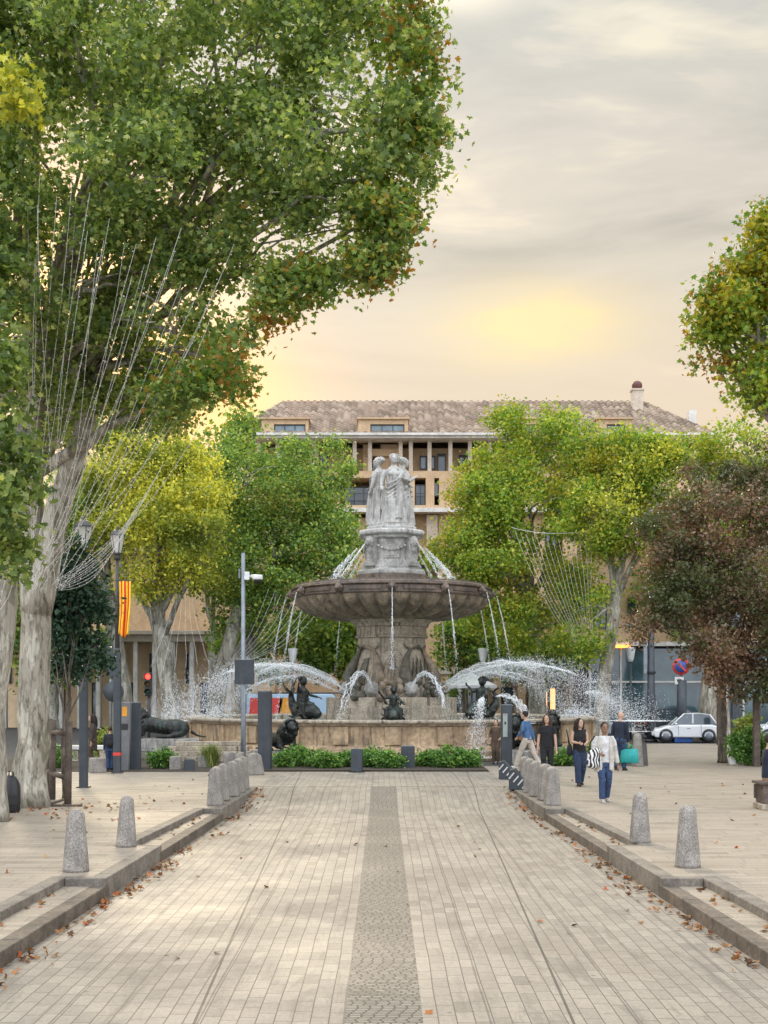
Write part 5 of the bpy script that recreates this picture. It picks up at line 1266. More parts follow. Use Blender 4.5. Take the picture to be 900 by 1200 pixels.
# stake frame of the young evergreen
t = thing('tree_guard', 'brown wooden stake frame with two rails round the young evergreen', 'tree guard', (-6.85, 27.2, 0))
pp = [gp(61, 937), gp(79.5, 944), Vector((-7.5, 28.6, 0))]
for a in pp: q = MB(); q.tube([(a.x + 6.85, a.y - 27.2, 0), (a.x + 6.85 + .02, a.y - 27.2, 1.72)], .075, 10); q.build('stake', M_wood, t)
for zz in (.56, 1.46):
    for i in range(3):
        a, b_ = pp[i], pp[(i + 1) % 3]; q = MB(); q.tube([(a.x + 6.85, a.y - 27.2 - .05, zz), (b_.x + 6.85, b_.y - 27.2 - .05, zz)], [.05, .05], 8); q.build('rail', M_wood, t)
q = MB(); q.box((.35, -1.25, .02), (.75, .12, .035)); q.box((-.02, -.2, .02), (.08, 2.0, .035)); q.build('timber_edging', M_wood, t)
# bag by the trunk
t = thing('black_bag', 'black upright bag leaning between the two plane trunks', 'bag', (at(14, 940, 24.6).x, 24.6, 0), R(15)); q = MB()
q.loft([(0, 0, 0, .13, .09), (0, 0, .05, .155, .11), (0, .0, .3, .16, .12), (.0, .02, .55, .145, .10), (-.02, .03, .68, .10, .07), (-.03, .03, .72, .04, .03)], 20); q.build('body', M_black, t); q = MB(); q.box((0, -.115, .25), (.2, .03, .2)); q.build('pocket', M_black, t, .012)
q = MB(); q.tube([(-.06, .03, .68), (-.05, .0, .80), (.02, .0, .78), (.03, .03, .66)], .015, 6); q.build('handle', M_black, t)
# striped kerb end markers
for k, (px, py) in enumerate(((596, 913), (609, 925))):
    p = gp(px, py); t = thing('striped_marker', ('dark block with white slanting stripes, farther of the two by the stone blocks', 'dark block with white slanting stripes, nearer of the two by the stone blocks')[k], 'kerb marker', p, R(-12), 'striped kerb end markers')
    q = MB(); q.prism([(-.24, 0), (.24, 0), (.24, .13), (-.12, .50), (-.24, .46)], -.22, .22, 0, 'y'); q.build('body', M_anth, t, .02)
    for j in range(4): q = MB(); q.box((-.17 + .105 * j, -.226, .335 - .075 * j), (.034, .012, .19), 0, 0, ('Y', R(40))); q.build('stripe', M_stripe, t)
# bench and low wall pieces
p = gp(893, 948); t = thing('bench', 'weathered wooden bench on a pale stone base at the path edge', 'bench', p)
q = MB(); q.span(-.1, 1.7, -.3, .3, 0, .12); q.build('stone_base', M_fst, t, .02)
for k in range(5): q = MB(); q.span(-.12, 1.7, -.30 + .125 * k, -.19 + .125 * k, .50, .55); q.build('slat', M_wood, t, .008)
for x_ in (.0, .5, 1.5): q = MB(); q.span(x_ - .05, x_ + .05, -.26, .26, .12, .5); q.build('leg', M_wood, t, .01)
q = MB(); q.span(-.1, 1.65, .2, .24, .2, .48); q.build('back_panel', M_wood, t, .01)
# long white bench and planter stones behind the lamp posts
p = at(88, 876, 43); t = thing('stone_bench', 'long white stone bench behind the lamp post and the young evergreen', 'bench', (p.x, 43, 0)); q = MB(); q.span(-1.6, 1.4, -.25, .25, .40, .54); q.build('seat', M_white, t, .02)
for x_ in (-1.2, 0, 1.0): q = MB(); q.span(x_ - .15, x_ + .15, -.2, .2, 0, .40); q.build('leg', M_fst, t, .02)
for k, (px, py, w_, h, lb) in enumerate(((206, 902, .34, .40, 'square pale stone cube next to the round shrub'), (240, 899, .40, .36, 'square pale stone cube beside the tall grass tuft'), (222, 903, .3, .34, 'dark grey square stone cube between round shrub and grass tuft'), (114, 905, .45, .42, 'pale tapered stone seat beside the person in the long coat'))):
    q = MB(); q.lathe([(w_ * .72, 0), (w_ * .66, h)], 4, rot=R(45 + 7 * k), smooth=False); o = q.build('stone_cube', M_boll if k != 2 else M_anth, None, .02); o.location = gp(px, py); tag(o, lb, 'stone block', 'stone cubes before the lion')
p = gp(858.5, 897); t = thing('white_post', 'small white marker post at the planter edge under the dark tree', 'marker post', p); q = MB(); q.box((0, 0, .33), (.19, .12, .66)); q.build('body', M_wplast, t, .02); q = MB(); q.box((.1, 0, .02), (.5, .2, .04)); q.build('foot', M_fst, t)
# tulip lamps round the plaza
for px, py, Y, lb in ((343, 768, 64, 'white tulip shaped lamp beyond the basin on the lion side'), (566, 768, 64, 'white tulip shaped lamp beyond the basin beside the bronze child'), (739, 767, 63, 'white tulip shaped lamp in front of the dark shop glass'), (652, 775, 74, 'small white tulip shaped lamp before the lit cafe windows')):
    p = at(px, py, Y); t = thing('plaza_lamp', lb, 'street lamp', (p.x, Y, 0), 0, 'tulip lamps round the plaza')
    q = MB(); q.tube([(0, 0, 0), (0, 0, p.z - .35)], .06, 8); q.build('pole', M_anth, t); q = MB(); q.lathe([(.10, -.36), (.16, -.2), (.24, .28), (.25, .33), (.2, .35)], 16, c=(0, 0, p.z)); q.build('lamp_shade', M_wplast, t)
# parasol and market barrow behind
p = at(553, 800, 68); t = thing('white_parasol', 'white square parasol behind the bronze child beside the intercom post', 'parasol', (p.x, 68, 0)); q = MB(); q.lathe([(1.5, 2.55), (1.5, 2.7), (.8, 3.0), (.05, 3.35)], 4, rot=R(45 + 12), smooth=False); q.build('canopy', M_wplast, t); q = MB(); q.tube([(0, 0, 0), (0, 0, 3.3)], .04, 8); q.build('pole', M_wood, t)

# ------------------------------------------------------------ shrubs and ground plants
def shrub(loc, r, h, label, n, seed, mat, group, size=.075, name='shrub'):
    rng = np.random.default_rng(seed); t = thing(name, label, 'shrub', loc, 0, group)
    lobes = [(rng.uniform(-.35, .35) * r[0], rng.uniform(-.3, .3) * r[1], h * rng.uniform(.38, .55), r[0] * rng.uniform(.5, .7), r[1] * rng.uniform(.5, .7), h * rng.uniform(.4, .5)) for _ in range(5)]
    _, L = crown_points(lobes, n, 9, .07, rng, .5); L = L[L[:, 2] > .02]; leaf_object('foliage', L, size, mat, t, 'rhomb', rng, .8)
    s_ = MB()
    for k in range(6): limb(s_, (rng.uniform(-.1, .1), rng.uniform(-.1, .1), 0), (rng.uniform(-.6, .6) * r[0], rng.uniform(-.6, .6) * r[1], h * .7), .015, .005, rng, 5)
    s_.build('stem', M_barkd, t, fix=False); return t
gh = 'low shrubs of the hedge before the basin'
HS = [(335, 'end shrub of the low hedge beside the tall blue grey post'), (358, 'second hedge shrub from the tall blue grey post'), (383, 'third hedge shrub from the tall blue grey post'), (405, 'hedge shrub just behind the leaning short post'), (436, 'hedge shrub between the two short dark posts, lion side'), (456, 'hedge shrub between the two short dark posts, walkers side'), (500, 'hedge shrub right of the upright short post'), (524, 'round light hedge shrub before the falling spray'), (547, 'last round hedge shrub beside the falling spray')]
for k, (px, lb) in enumerate(HS):
    p = at(px, 900, 39.0 + .5 * math.sin(k * 2.3)); shrub((p.x, p.y, .03), (.50, .42), .50 + .1 * math.sin(k * 1.9), lb, 420, 200 + k, L_bush, gh, .085)
for k, (px, py, r, h, lb, m_) in enumerate(((191, 901, .36, .55, 'round clipped dark shrub beside the blue grey post and the lion plinth', L_bush), (150, 901, .22, .55, 'small shrub squeezed between the parking meter and the blue grey post', L_bush), (120, 887, .5, .75, 'loose grassy shrub behind the person in the long coat', L_grass), (66, 900, .5, .6, 'dark leafy shrub behind the wooden stake frame', L_bush), (120, 880, .6, .9, 'tall pale grassy shrub before the colonnade', L_grass),
        (706, 899, .5, .75, 'dark green shrub behind the woman in the pale jacket', L_bush), (733, 893, .45, .55, 'bright low shrub beside the tall pale stone post', L_bush), (660, 897, .5, .5, 'low shrub behind the woman in the black top', L_bush),
        (868, 897, .5, 1.0, 'leafy planter shrub behind the white marker post', L_bush), (884, 893, .55, 1.25, 'tall planter shrub behind the weathered stake', L_bush), (905, 897, .6, 1.1, 'planter shrub cut by the picture edge', L_bush), (875, 880, .6, 1.5, 'back planter shrub below the dark tree', L_grass))):
    shrub(gp(px, py), (r, r), h, lb, 380, 230 + k, m_, 'shrubs of the planting beds', .09 if m_ is L_bush else .11)
# grass tuft
def tuft(loc, label, n, h, r, seed):
    rng = np.random.default_rng(seed); mb = MB()
    for k in range(n):
        a = rng.uniform(0, 6.28); lean = abs(rng.normal()) * r; b0 = Vector((rng.normal() * .10, rng.normal() * .10, 0)); hh = h * rng.uniform(.6, 1.1); dd = Vector((math.cos(a), math.sin(a), 0)); sd = Vector((-dd.y, dd.x, 0)) * .010
        p1 = b0 + dd * lean * .4 + Vector((0, 0, hh * .6)); p2 = b0 + dd * lean + Vector((0, 0, hh)); 
        mb.add([b0 - sd, b0 + sd, p1 + sd, p1 - sd, p2], [(0, 1, 2, 3), (3, 2, 4)], k % 3)
    o = mb.build('grass_tuft', [pm('blade_green', (.13, .22, .03), (.08, .15, .02), 5, .6), pm('blade_lime', (.26, .33, .05), (.18, .25, .04), 5, .6), pm('blade_straw', (.42, .36, .16), (.32, .27, .11), 5, .7)], None, fix=False); o.location = loc; tag(o, label, 'grass tuft'); return o
tuft(gp(247, 899), 'tall lime green grass tuft before the stone steps', 620, .72, .30, 5)

# ------------------------------------------------------------ fairy lights
M_wire = pm('light_wire', (.80, .79, .76), (.7, .69, .66), 5, .5)
M_bead = pm('light_bead', (.86, .86, .84), (.7, .7, .68), 5, .3)
def strand(a, b, sag, label, group, seed, r=.0036, step=.22, bead=.0115):
    rng = np.random.default_rng(seed); a, b = Vector(a), Vector(b); n = 22; P = []
    for i in range(n + 1):
        t = i / n; p = a.lerp(b, t); p.z -= sag * 4 * t * (1 - t) * (1 - .35 * t); p.x += .02 * math.sin(9 * t + seed); P.append(p)
    mb = MB(); mb.tube(P, r, 4, 0, smooth=False); L = (b - a).length; m = int(L / step)
    for k in range(m):
        t = (k + .5) / m * n; i = int(t); p = P[i].lerp(P[min(n, i + 1)], t - i) + Vector(rng.normal(size=3) * .012); o = len(mb.V); q = bead
        mb.V += [(p.x + q, p.y, p.z), (p.x - q, p.y, p.z), (p.x, p.y + q, p.z), (p.x, p.y - q, p.z), (p.x, p.y, p.z + q), (p.x, p.y, p.z - q)]
        for f in ((0, 2, 4), (2, 1, 4), (1, 3, 4), (3, 0, 4), (2, 0, 5), (1, 2, 5), (3, 1, 5), (0, 3, 5)): mb.F.append([o + j for j in f]); mb.M.append(1); mb.S.append(False)
    o = mb.build('light_strand', [M_wire, M_bead], None, fix=False); tag(o, label, 'fairy lights', group); return o
ring = at(52, 692, 25.6)
rngS = np.random.default_rng(77)
for k in range(30):       # long strands from the crown down to the ring round the trunk
    u = k / 29; top = at(22 + 268 * u + rngS.normal() * 5, 225 + 175 * u + rngS.normal() * 38 - (40 if k % 3 == 0 else 0), 20.6 + rngS.normal() * .35)
    a = rngS.uniform(-.45, .45); bot = ring + Vector((a * .9 + .05, -.5 * math.cos(a * 2) - .1, rngS.normal() * .05))
    strand(top, bot, .12 + .5 * u, 'strand of white fairy lights running from the huge plane crown down to its trunk', 'fairy light strands of the huge plane tree', k)
for k in range(9):        # short slack strands spreading toward the lamps
    u = k / 8; top = at(150 + 42 * u, 610 - 66 * u, 26.5 + 1.5 * u); bot = ring + Vector((.32, -.1 - .3 * u, .02 * k))
    strand(top, bot, .55 - .1 * u, 'slack strand of fairy lights fanning from the trunk toward the lantern lamps', 'slack fairy light strands by the lantern lamps', 40 + k)
for k in range(6):
    u = k / 5; top = at(2 + 30 * u, 600 + 20 * u, 22.6); bot = at(-6, 704 + 4 * k, 22.5) if k % 2 else at(40, 690, 25.2)
    strand(top, bot, .3, 'short strand of fairy lights looping between the two neighbouring plane trunks', 'fairy light strands between the plane trunks', 60 + k)
b0 = at(694, 742, 61.2)
for k in range(15):       # the tree across the basin: from a rope between boughs down to the trunk
    u = k / 14; top = at(604 + 88 * u, 622 + 10 * math.sin(u * math.pi), 60.4)
    strand(top, at(672 + 22 * u, 752 - 10 * u, 60.9), .6 * (1 - u) + .1, 'strand of fairy lights hanging from the rope down to the pale leaning trunk', 'fairy light strands across the basin', 80 + k, .0055, .5, .014)
strand(at(600, 618, 60.4), at(696, 622, 60.4), .25, 'carrying rope of fairy lights slung level across the bright crown', None, 99, .010, .4, .022)
for k in range(9):
    u = k / 8; strand(at(315 + 60 * u, 690 + 24 * u, 61.5), at(262 + 16 * u, 782 - 6 * u, 62.3), .7, 'strand of fairy lights drooping beside the camera pole toward the slanting trunk', 'fairy light strands behind the camera pole', 110 + k, .006, .5, .014)
for k in range(6):
    u = k / 5; strand(at(205 + 20 * u, 690 + 10 * u, 61), at(176 + 70 * u, 782 + 4 * math.sin(u * 5), 60.5), .5, 'strand of fairy lights hanging between the yellow tree trunks', 'fairy light strands of the yellow tree', 130 + k, .006, .5, .014)

# ------------------------------------------------------------ vehicles
def car(label, loc, rz, paint, L=4.2, W=1.74, H=1.45, mark=False):
    t = thing('parked_car', label, 'car', loc, rz); hb = .86 * H / 1.45
    # body: side profile (x along the car, front at +x), narrowed a little to the top and ends
    prof = [(-L / 2, .34), (-L / 2 - .02, .55), (-L / 2 + .06, hb - .06), (-L / 2 + .45, hb + .03), (L * .14, hb + .02), (L * .30, hb - .04), (L / 2 - .25, hb - .17), (L / 2 - .04, .60), (L / 2, .38), (L / 2 - .1, .24), (-L / 2 + .12, .24)]
    q = MB(); n = len(prof); st_ = [(-W / 2, .93), (-W / 2 + .07, 1.0), (W / 2 - .07, 1.0), (W / 2, .93)]
    for y_, f in st_: q.V += [(x * (.985 if f < 1 else 1), y_, .24 + (z_ - .24) * f + (0 if f == 1 else .01)) for x, z_ in prof]
    for j in range(3):
        for i in range(n): a = j * n + i; b_ = j * n + (i + 1) % n; q.F.append([a, b_, b_ + n, a + n])
    q.F.append(list(range(n))); q.F.append(list(range(3 * n, 4 * n))); q.M = [0] * len(q.F); q.S = [False] * len(q.F); q.build('body', paint, t, .05)
    cab = [(-L * .44, hb + .0), (-L * .33, H - .06), (-L * .18, H), (L * .04, H - .02), (L * .24, hb - .02)]
    q = MB()
    for y_, in_ in ((-W / 2 + .08, 0), (-W / 2 + .24, 1), (W / 2 - .24, 1), (W / 2 - .08, 0)): pass
    for y_ in (-1, 1): q.V += [(x, y_ * (W / 2 - .07 - (z_ - hb) * .33), z_) for x, z_ in cab]
    m = len(cab); q.F = [list(range(m)), list(range(2 * m - 1, m - 1, -1))] + [[i, i + m, (i + 1) % m + m, (i + 1) % m] for i in range(m)]; q.M = [0] * len(q.F); q.S = [False] * len(q.F)
    g_ = q.build('windows', M_glass, t, .02); g_.name = 'window_glass'
    q = MB(); q.V = []
    for y_ in (-1, 1): q.V += [(x, y_ * (W / 2 - .065 - (z_ - hb) * .33), z_ + .012) for x, z_ in cab[1:4]] 
    q.F = [[0, 1, 4, 3], [1, 2, 5, 4]]; q.M = [0, 0]; q.S = [False] * 2; ro = q.build('roof', paint, t); so_ = ro.modifiers.new('t', 'SOLIDIFY'); so_.thickness = .03
    for y_ in (-1, 1):
        for i, j in ((0, 1), (3, 4)):
            q = MB(); a, b_ = cab[i], cab[j]; q.tube([(a[0], y_ * (W / 2 - .06 - (a[1] - hb) * .33), a[1]), (b_[0], y_ * (W / 2 - .06 - (b_[1] - hb) * .33), b_[1])], .035, 6); q.build('window_pillar', paint, t)
        q = MB(); q.box((-L * .08, y_ * (W / 2 - .13), (hb + H) / 2), (.07, .06, H - hb)); q.build('window_pillar', paint, t)
        for xw in (-L * .31, L * .31):
            q = MB(); q.lathe([(.2, -.1), (.31, -.1), (.33, -.07), (.33, .07), (.31, .1), (.2, .1)], 22, caps=False); q.xf(Matrix.Translation((xw, y_ * (W / 2 - .09), .33)) @ Matrix.Rotation(R(90), 4, 'X')); w_ = q.build('tyre', M_black, t)
            q = MB(); q.lathe([(.21, -.06), (.21, .085), (.05, .10)], 16); q.xf(Matrix.Translation((xw, y_ * (W / 2 - .09), .33)) @ Matrix.Rotation(R(90 if y_ < 0 else -90), 4, 'X')); q.build('rim', M_steel, w_)
        q = MB(); q.box((-L / 2 + .10, y_ * (W / 2 - .16), hb - .13), (.2, .24, .15)); q.build('tail_light', pm('tail_red', (.6, .02, .02), (.5, .015, .015), 4, .25), t, .03)
        q = MB(); q.box((L / 2 - .16, y_ * (W / 2 - .24), .62), (.22, .34, .13)); q.build('headlight', M_lampg, t, .03)
        q = MB(); q.ell((L * .17, y_ * (W / 2 + .06), hb + .07), (.07, .09, .06), 8); q.build('wing_mirror', paint, t)
        for xg in (-L * .20, L * .13): q = MB(); q.box((xg, y_ * (W / 2 + .001), .58), (.014, .012, .50)); q.build('door_gap', M_black, t)
        for xd in (-.0, ): q = MB(); q.box((-L * .02, y_ * (W / 2 - .0), hb - .14), (.16, .02, .03)); q.build('door_handle', M_steel, t)
    for e in (-1, 1): q = MB(); q.box((e * (L / 2 + .0), 0, .40), (.1, W * .9, .18)); q.build('bumper', paint, t, .04)
    q = MB(); q.box((-L / 2 - .03, 0, .62), (.03, .52, .12)); q.build('number_plate', M_stripe, t)
    if mark:
        for k in range(3): q = MB(); q.box((.1 + .13 * k, -W / 2 - .012 + .02, .52), (.045, .03, .26 - .07 * (k % 2)), 0); q.build('door_mark', M_black, t)
    return t
P_white = pm('white_car_paint', (.74, .76, .77), (.70, .72, .73), 1, .22, spec=.6)
P_grey = pm('dark_car_paint', (.035, .04, .05), (.03, .034, .042), 1, .2, spec=.6)
P_silver = pm('silver_car_paint', (.46, .49, .52), (.42, .45, .48), 1, .22, metal=.3, spec=.6)
car('white parked car seen behind the no parking sign, red tail light showing', (14.1, 59.8, 0), R(172), P_white, 3.1, 1.66, 1.36, True)
car('white parked car behind the planter, half hidden by wooden posts', (19.0, 59.6, 0), R(176), P_white, 4.2, 1.75, 1.45)
car('dark grey parked car in the second row behind the white car', (15.2, 65.5, 0), R(8), P_grey, 4.3, 1.78, 1.5)
car('silver parked car beyond the lamp column, seen through the spray', (9.6, 64.5, 0), R(175), P_silver, 4.1, 1.72, 1.46)
# delivery van with coloured graphics behind the basin
p = at(358, 842, 66); t = thing('delivery_van', 'pale blue van with red and orange graphics parked behind the basin', 'van', (p.x, 66, 0)); Lv, Wv, Hv = 5.9, 1.95, 2.25
q = MB(); q.prism([(-Lv / 2, .35), (-Lv / 2, Hv - .08), (-Lv / 2 + .1, Hv), (Lv / 2 - 1.5, Hv), (Lv / 2 - .75, 1.25), (Lv / 2 - .1, 1.05), (Lv / 2, .6), (Lv / 2 - .05, .35)], -Wv / 2, Wv / 2, 0, 'y'); q.build('body', pm('pale_blue_paint', (.42, .58, .72), (.38, .54, .68), 1, .3), t, .07)
for k, (m_, x0, x1) in enumerate(((pm('graphic_red', (.70, .06, .05), (.6, .05, .04), 1, .35), -2.85, -1.35), (M_orange, -1.25, -.55), (M_stripe, -1.35, -1.28))):
    q = MB(); q.prism([(x0, .75), (x1, .75), (x1 + (.25 if k == 0 else -.2 if k == 1 else .2), 2.05), (x0 + .1, 2.05)], -Wv / 2 - .01, -Wv / 2 - .004, 0, 'y'); q.build('side_graphic', m_, t)
q = MB(); q.prism([(Lv / 2 - 1.75, 1.3), (Lv / 2 - .85, 1.3), (Lv / 2 - 1.5, 2.0), (Lv / 2 - 1.75, 2.0)], -Wv / 2 - .012, -Wv / 2 - .004, 0, 'y'); q.build('side_window', M_glass, t)
q = MB(); q.box((0, 0, Hv + .04), (4.0, 1.5, .07)); q.build('roof_rack', M_anth, t, .01)
for xw in (-1.8, 1.9):
    for y_ in (-.85, .85):
        q = MB(); q.lathe([(.22, -.11), (.34, -.1), (.35, .1), (.22, .11)], 20, caps=True); q.xf(Matrix.Translation((xw, y_, .35)) @ Matrix.Rotation(R(90), 4, 'X')); q.build('wheel', M_black, t)
for y_ in (-.8, .8): q = MB(); q.box((Lv / 2 - .05, y_, .8), (.12, .22, .2)); q.build('headlight', M_lampg, t, .02)

# ------------------------------------------------------------ fallen leaves: drifts along both kerbs, a few strewn about
def fallen():
    rng = np.random.default_rng(12); C = []
    for s in (-1, 1):
        for _ in range(250):
            Y_ = rng.uniform(10.5, 31) if rng.random() < .3 else rng.choice([12.3, 13.9, 15.2, 16.4, 17.5, 18.7, 20.5, 23, 26, 28.0, 29.5]) + rng.normal() * .35
            x = edge(Y_) - abs(rng.normal()) * .15 - .03; C.append((s * x, Y_, road_z(Y_) + .012 + rng.random() * .015))
        for _ in range(45):
            Y_ = rng.choice([rng.uniform(10, 15.8), rng.uniform(19.4, 25.4)]); C.append((s * (edge(Y_) + .52 - abs(rng.normal()) * .1 - (Y_ > 19) * .09), Y_, -.10 + .012))
        for _ in range(170):
            if rng.random() < .72: continue
            Y_ = rng.uniform(14, 37); C.append((s * (edge(Y_) + .9 + abs(rng.normal()) * 3.0), Y_, .014))
    for _ in range(28): Y_ = rng.uniform(9, 26); C.append((rng.uniform(-3, 3), Y_, -.25 + .012))
    for _ in range(160): C.append((-6.9 + rng.normal() * 1.3, 25.2 + rng.normal() * 1.2, .014))
    C = np.array(C)
    m_ = leaf_mat('dry_leaf', [(0, (.10, .05, .025)), (.4, (.22, .11, .045)), (.75, (.34, .15, .05)), (.9, (.42, .10, .03)), (1, (.40, .28, .12))], None, trans=.1, rough=.7)
    o = leaf_object('fallen_leaves', C, .075, m_, None, 'maple', rng, 1.6, 0); o['kind'] = 'stuff'; o['label'] = 'dry orange and brown leaves drifted along both kerbs'
fallen()
# ------------------------------------------------------------ people
def skin(name, c): return pm(name, c, tuple(x * .85 for x in c), 6, .55)
SK1 = skin('skin_tan', (.42, .25, .17)); SK2 = skin('skin_fair', (.55, .35, .25)); SK3 = skin('skin_brown', (.26, .145, .09))
def cloth(name, c, sc_=7, f=.7): return pm(name, c, tuple(x * f for x in c), sc_, .85, .35, fine=.25)
def ik(a, b, l1, l2, hint):
    a, b = Vector(a), Vector(b); d = b - a; L = min(d.length, (l1 + l2) * .999); u = d.normalized()
    x = (l1 * l1 - l2 * l2 + L * L) / (2 * L); h = math.sqrt(max(0, l1 * l1 - x * x)); hn = Vector(hint); hn = (hn - u * hn.dot(u)).normalized()
    return a + u * x + hn * h
def person(label, loc, rz, h, feet, hands, skm, hair, hair_c, top, top_kind, legs_c, shoes_c, leg_w=1.0, seated=False, head_yaw=0, group=None, hip=None, lean=0, wide=1.0, hem=.86):
    """stands at loc facing +y locally; feet and hands in body coordinates of a 1.7 m figure: [(x,y,z) right, left]"""
    t = thing('person', label, 'person', loc, rz, group); k = h / 1.7; S = Matrix.Scale(k, 4)
    hip = Vector(hip or (0, 0, .90)); ln = Vector((0, lean, 0))
    sh = [hip + Vector((sx * .178 * wide, 0, .50)) + ln for sx in (1, -1)]; neck = hip + Vector((0, .0, .545)) + ln; hd = neck + Vector((0, .035 + lean * .2, .155))
    hp = [hip + Vector((sx * .088, 0, 0)) for sx in (1, -1)]
    ft = [Vector(f) for f in feet]; an = [f + Vector((0, 0, .085)) for f in ft]
    kn = [ik(hp[i], an[i], .42, .42, (0.02 * (1 - 2 * i), 1, 0)) for i in (0, 1)]
    hn_ = [Vector(x) for x in hands]; el = [ik(sh[i], hn_[i], .275, .255, ((1 - 2 * i) * .5, -1, -.3)) for i in (0, 1)]
    q = MB()      # one continuous body
    q.loft([(hip.x, hip.y, hip.z - .1, .13, .10), (hip.x, hip.y, hip.z, .155, .115), (hip.x, hip.y + ln.y * .3, hip.z + .17, .125, .095), (hip.x, hip.y + ln.y * .7, hip.z + .33, .15, .105), (neck.x, hip.y + ln.y, hip.z + .47, .165, .085), (neck.x, neck.y, neck.z, .06, .055)], 20)
    q.tube([neck - Vector((0, 0, .03)), neck + Vector((0, .015, .10))], [.055, .048], 10)
    face(q, hd, math.pi + head_yaw, 1.0)
    for i in (0, 1):
        q.tube([sh[i] - Vector(((1 - 2 * i) * .03, 0, 0)), (sh[i] + el[i]) / 2, el[i]], [.053, .046, .038], 10); q.tube([el[i], (el[i] * 2 + hn_[i]) / 3, hn_[i]], [.038, .040, .026], 10)
        hand(q, hn_[i], hn_[i] - el[i], Vector(((1 - 2 * i), .2, .2)), 1.0, .5, .0105)
        q.tube([hp[i], (hp[i] + kn[i]) / 2, kn[i]], [.088, .076, .054], 12); q.tube([kn[i], (kn[i] * 2 + an[i]) / 3, an[i]], [.053, .055, .034], 12); q.tube([an[i], ft[i] + Vector((0, .05, .04)), ft[i] + Vector((0, .12, .03))], [.035, .04, .03], 8)
    q.xf(S); q.fuse('body', skm, t, .0095, 1)
    # eyes, brows and mouth follow the head
    Mh = Matrix.Rotation(math.pi + head_yaw, 3, 'Z')
    for sx in (-1, 1):
        e = MB(); e.ell(hd + Mh @ Vector((.031 * sx, -.088, .013)), (.012, .006, .007), 8); e.ell(hd + Mh @ Vector((.032 * sx, -.096, .036)), (.021, .006, .0045), 8); e.xf(S); e.build('eye', M_black, t)
    e = MB(); e.ell(hd + Mh @ Vector((0, -.098, -.066)), (.024, .008, .0085), 8); e.xf(S); e.build('mouth', pm('lips', (.34, .12, .10), (.28, .1, .08), 5, .5), t)
    # trousers
    q = MB(); lw = leg_w
    q.loft([(hip.x, hip.y, hip.z - .14, .15, .115), (hip.x, hip.y, hip.z, .172, .132), (hip.x, hip.y, hip.z + .10, .150, .118), (hip.x, hip.y, hip.z + .12, .13, .1)], 20)
    for i in (0, 1):
        q.tube([hp[i], (hp[i] + kn[i]) / 2, kn[i]], [.102, .090 * lw, .072 * lw], 14); q.tube([kn[i], (kn[i] + an[i]) / 2, an[i] + Vector((0, 0, .0))], [.072 * lw, .068 * lw, .066 * lw], 14)
        for j in range(4): f_ = (j + .6) / 4.4; q.ell(kn[i].lerp(an[i], f_) + Vector((random.uniform(-.02, .02), .03, 0)), (.055 * lw, .05, .018), 8)
    q.xf(S); q.fuse('trousers', legs_c, t, .012, 1)
    for i in (0, 1):
        q = MB(); f = ft[i]; dv = Vector((.02 * (1 - 2 * i), 1, 0)).normalized()
        q.ell(f + dv * .01 + Vector((0, 0, .05)), (.045, .07, .05), 10); q.ell(f + dv * .10 + Vector((0, 0, .035)), (.046, .085, .036), 10); q.tube([f + Vector((0, 0, .04)), f + Vector((0, 0, .10))], [.045, .04], 10); q.tube([f - dv * .06 + Vector((0, 0, .014)), f + dv * .17 + Vector((0, 0, .014))], [.044, .042], 8, flat=.4)
        q.xf(S); q.fuse('shoe', shoes_c, t, .011, 1)
    # top
    q = MB(); hz = hem
    q.loft([(hip.x, hip.y, hz, .172, .135), (hip.x, hip.y + ln.y * .2, hip.z + .10, .168, .130), (hip.x, hip.y + ln.y * .5, hip.z + .22, .158, .122), (hip.x, hip.y + ln.y * .8, hip.z + .36, .172, .128), (neck.x, neck.y, hip.z + .47, .175, .10), (neck.x, neck.y, hip.z + .52, .115, .08), (neck.x, neck.y, hip.z + .535, .07, .062)], 28, mod=lambda a, z: 1 + .03 * math.sin(7 * a + 22 * z))
    for i in (0, 1):
        if top_kind == 'long': q.tube([sh[i] - Vector(((1 - 2 * i) * .04, 0, 0)), (sh[i] + el[i]) / 2, el[i]], [.072, .064, .056], 12); q.tube([el[i], (el[i] + hn_[i]) / 2, hn_[i].lerp(el[i], .08)], [.056, .052, .044], 12)
        elif top_kind == 'short': q.tube([sh[i] - Vector(((1 - 2 * i) * .04, 0, 0)), sh[i].lerp(el[i], .4), sh[i].lerp(el[i], .72)], [.072, .068, .068], 12)
        else: q.tube([sh[i] - Vector(((1 - 2 * i) * .06, 0, .02)), sh[i] - Vector(((1 - 2 * i) * .0, 0, .0))], [.06, .05], 10)
    q.xf(S); q.fuse('top', top, t, .012, 1)
    # hair
    if hair:
        q = MB(); B = lambda x, y, z: hd + Mh @ Vector((x, y, z))
        q.ell(B(0, .022, .028), (.090, .098, .108), 16, M=Mh)
        if hair in ('long', 'wavy'):
            rnd = random.Random(label)
            for sx in (-1, 1):
                for j in range(4):
                    w0 = rnd.uniform(-.01, .01); q.tube([B(.04 * sx, -.03 + .03 * j, .10), B(.088 * sx, -.02 + .03 * j, .02), B((.098 + w0) * sx, -.005 + .03 * j, -.10), B((.085 + w0) * sx, .0 + .03 * j, -.24), B((.075 + w0 * 3) * sx, -.03 + .03 * j, -.36)], [.022, .030, .034, .030, .012], 8)
            q.tube([B(0, .08, .06), B(0, .11, -.08), B(0, .12, -.24), B(0, .12, -.36)], [.06, .075, .07, .03], 10)
        elif hair == 'tied': q.ell(B(0, .115, .03), (.045, .045, .045), 10)
        elif hair == 'short': pass
        # keep the face free
        q.xf(S); o = q.fuse('hair', hair_c, t, .010, 1)
    t['k'] = k; del t['k']; return t
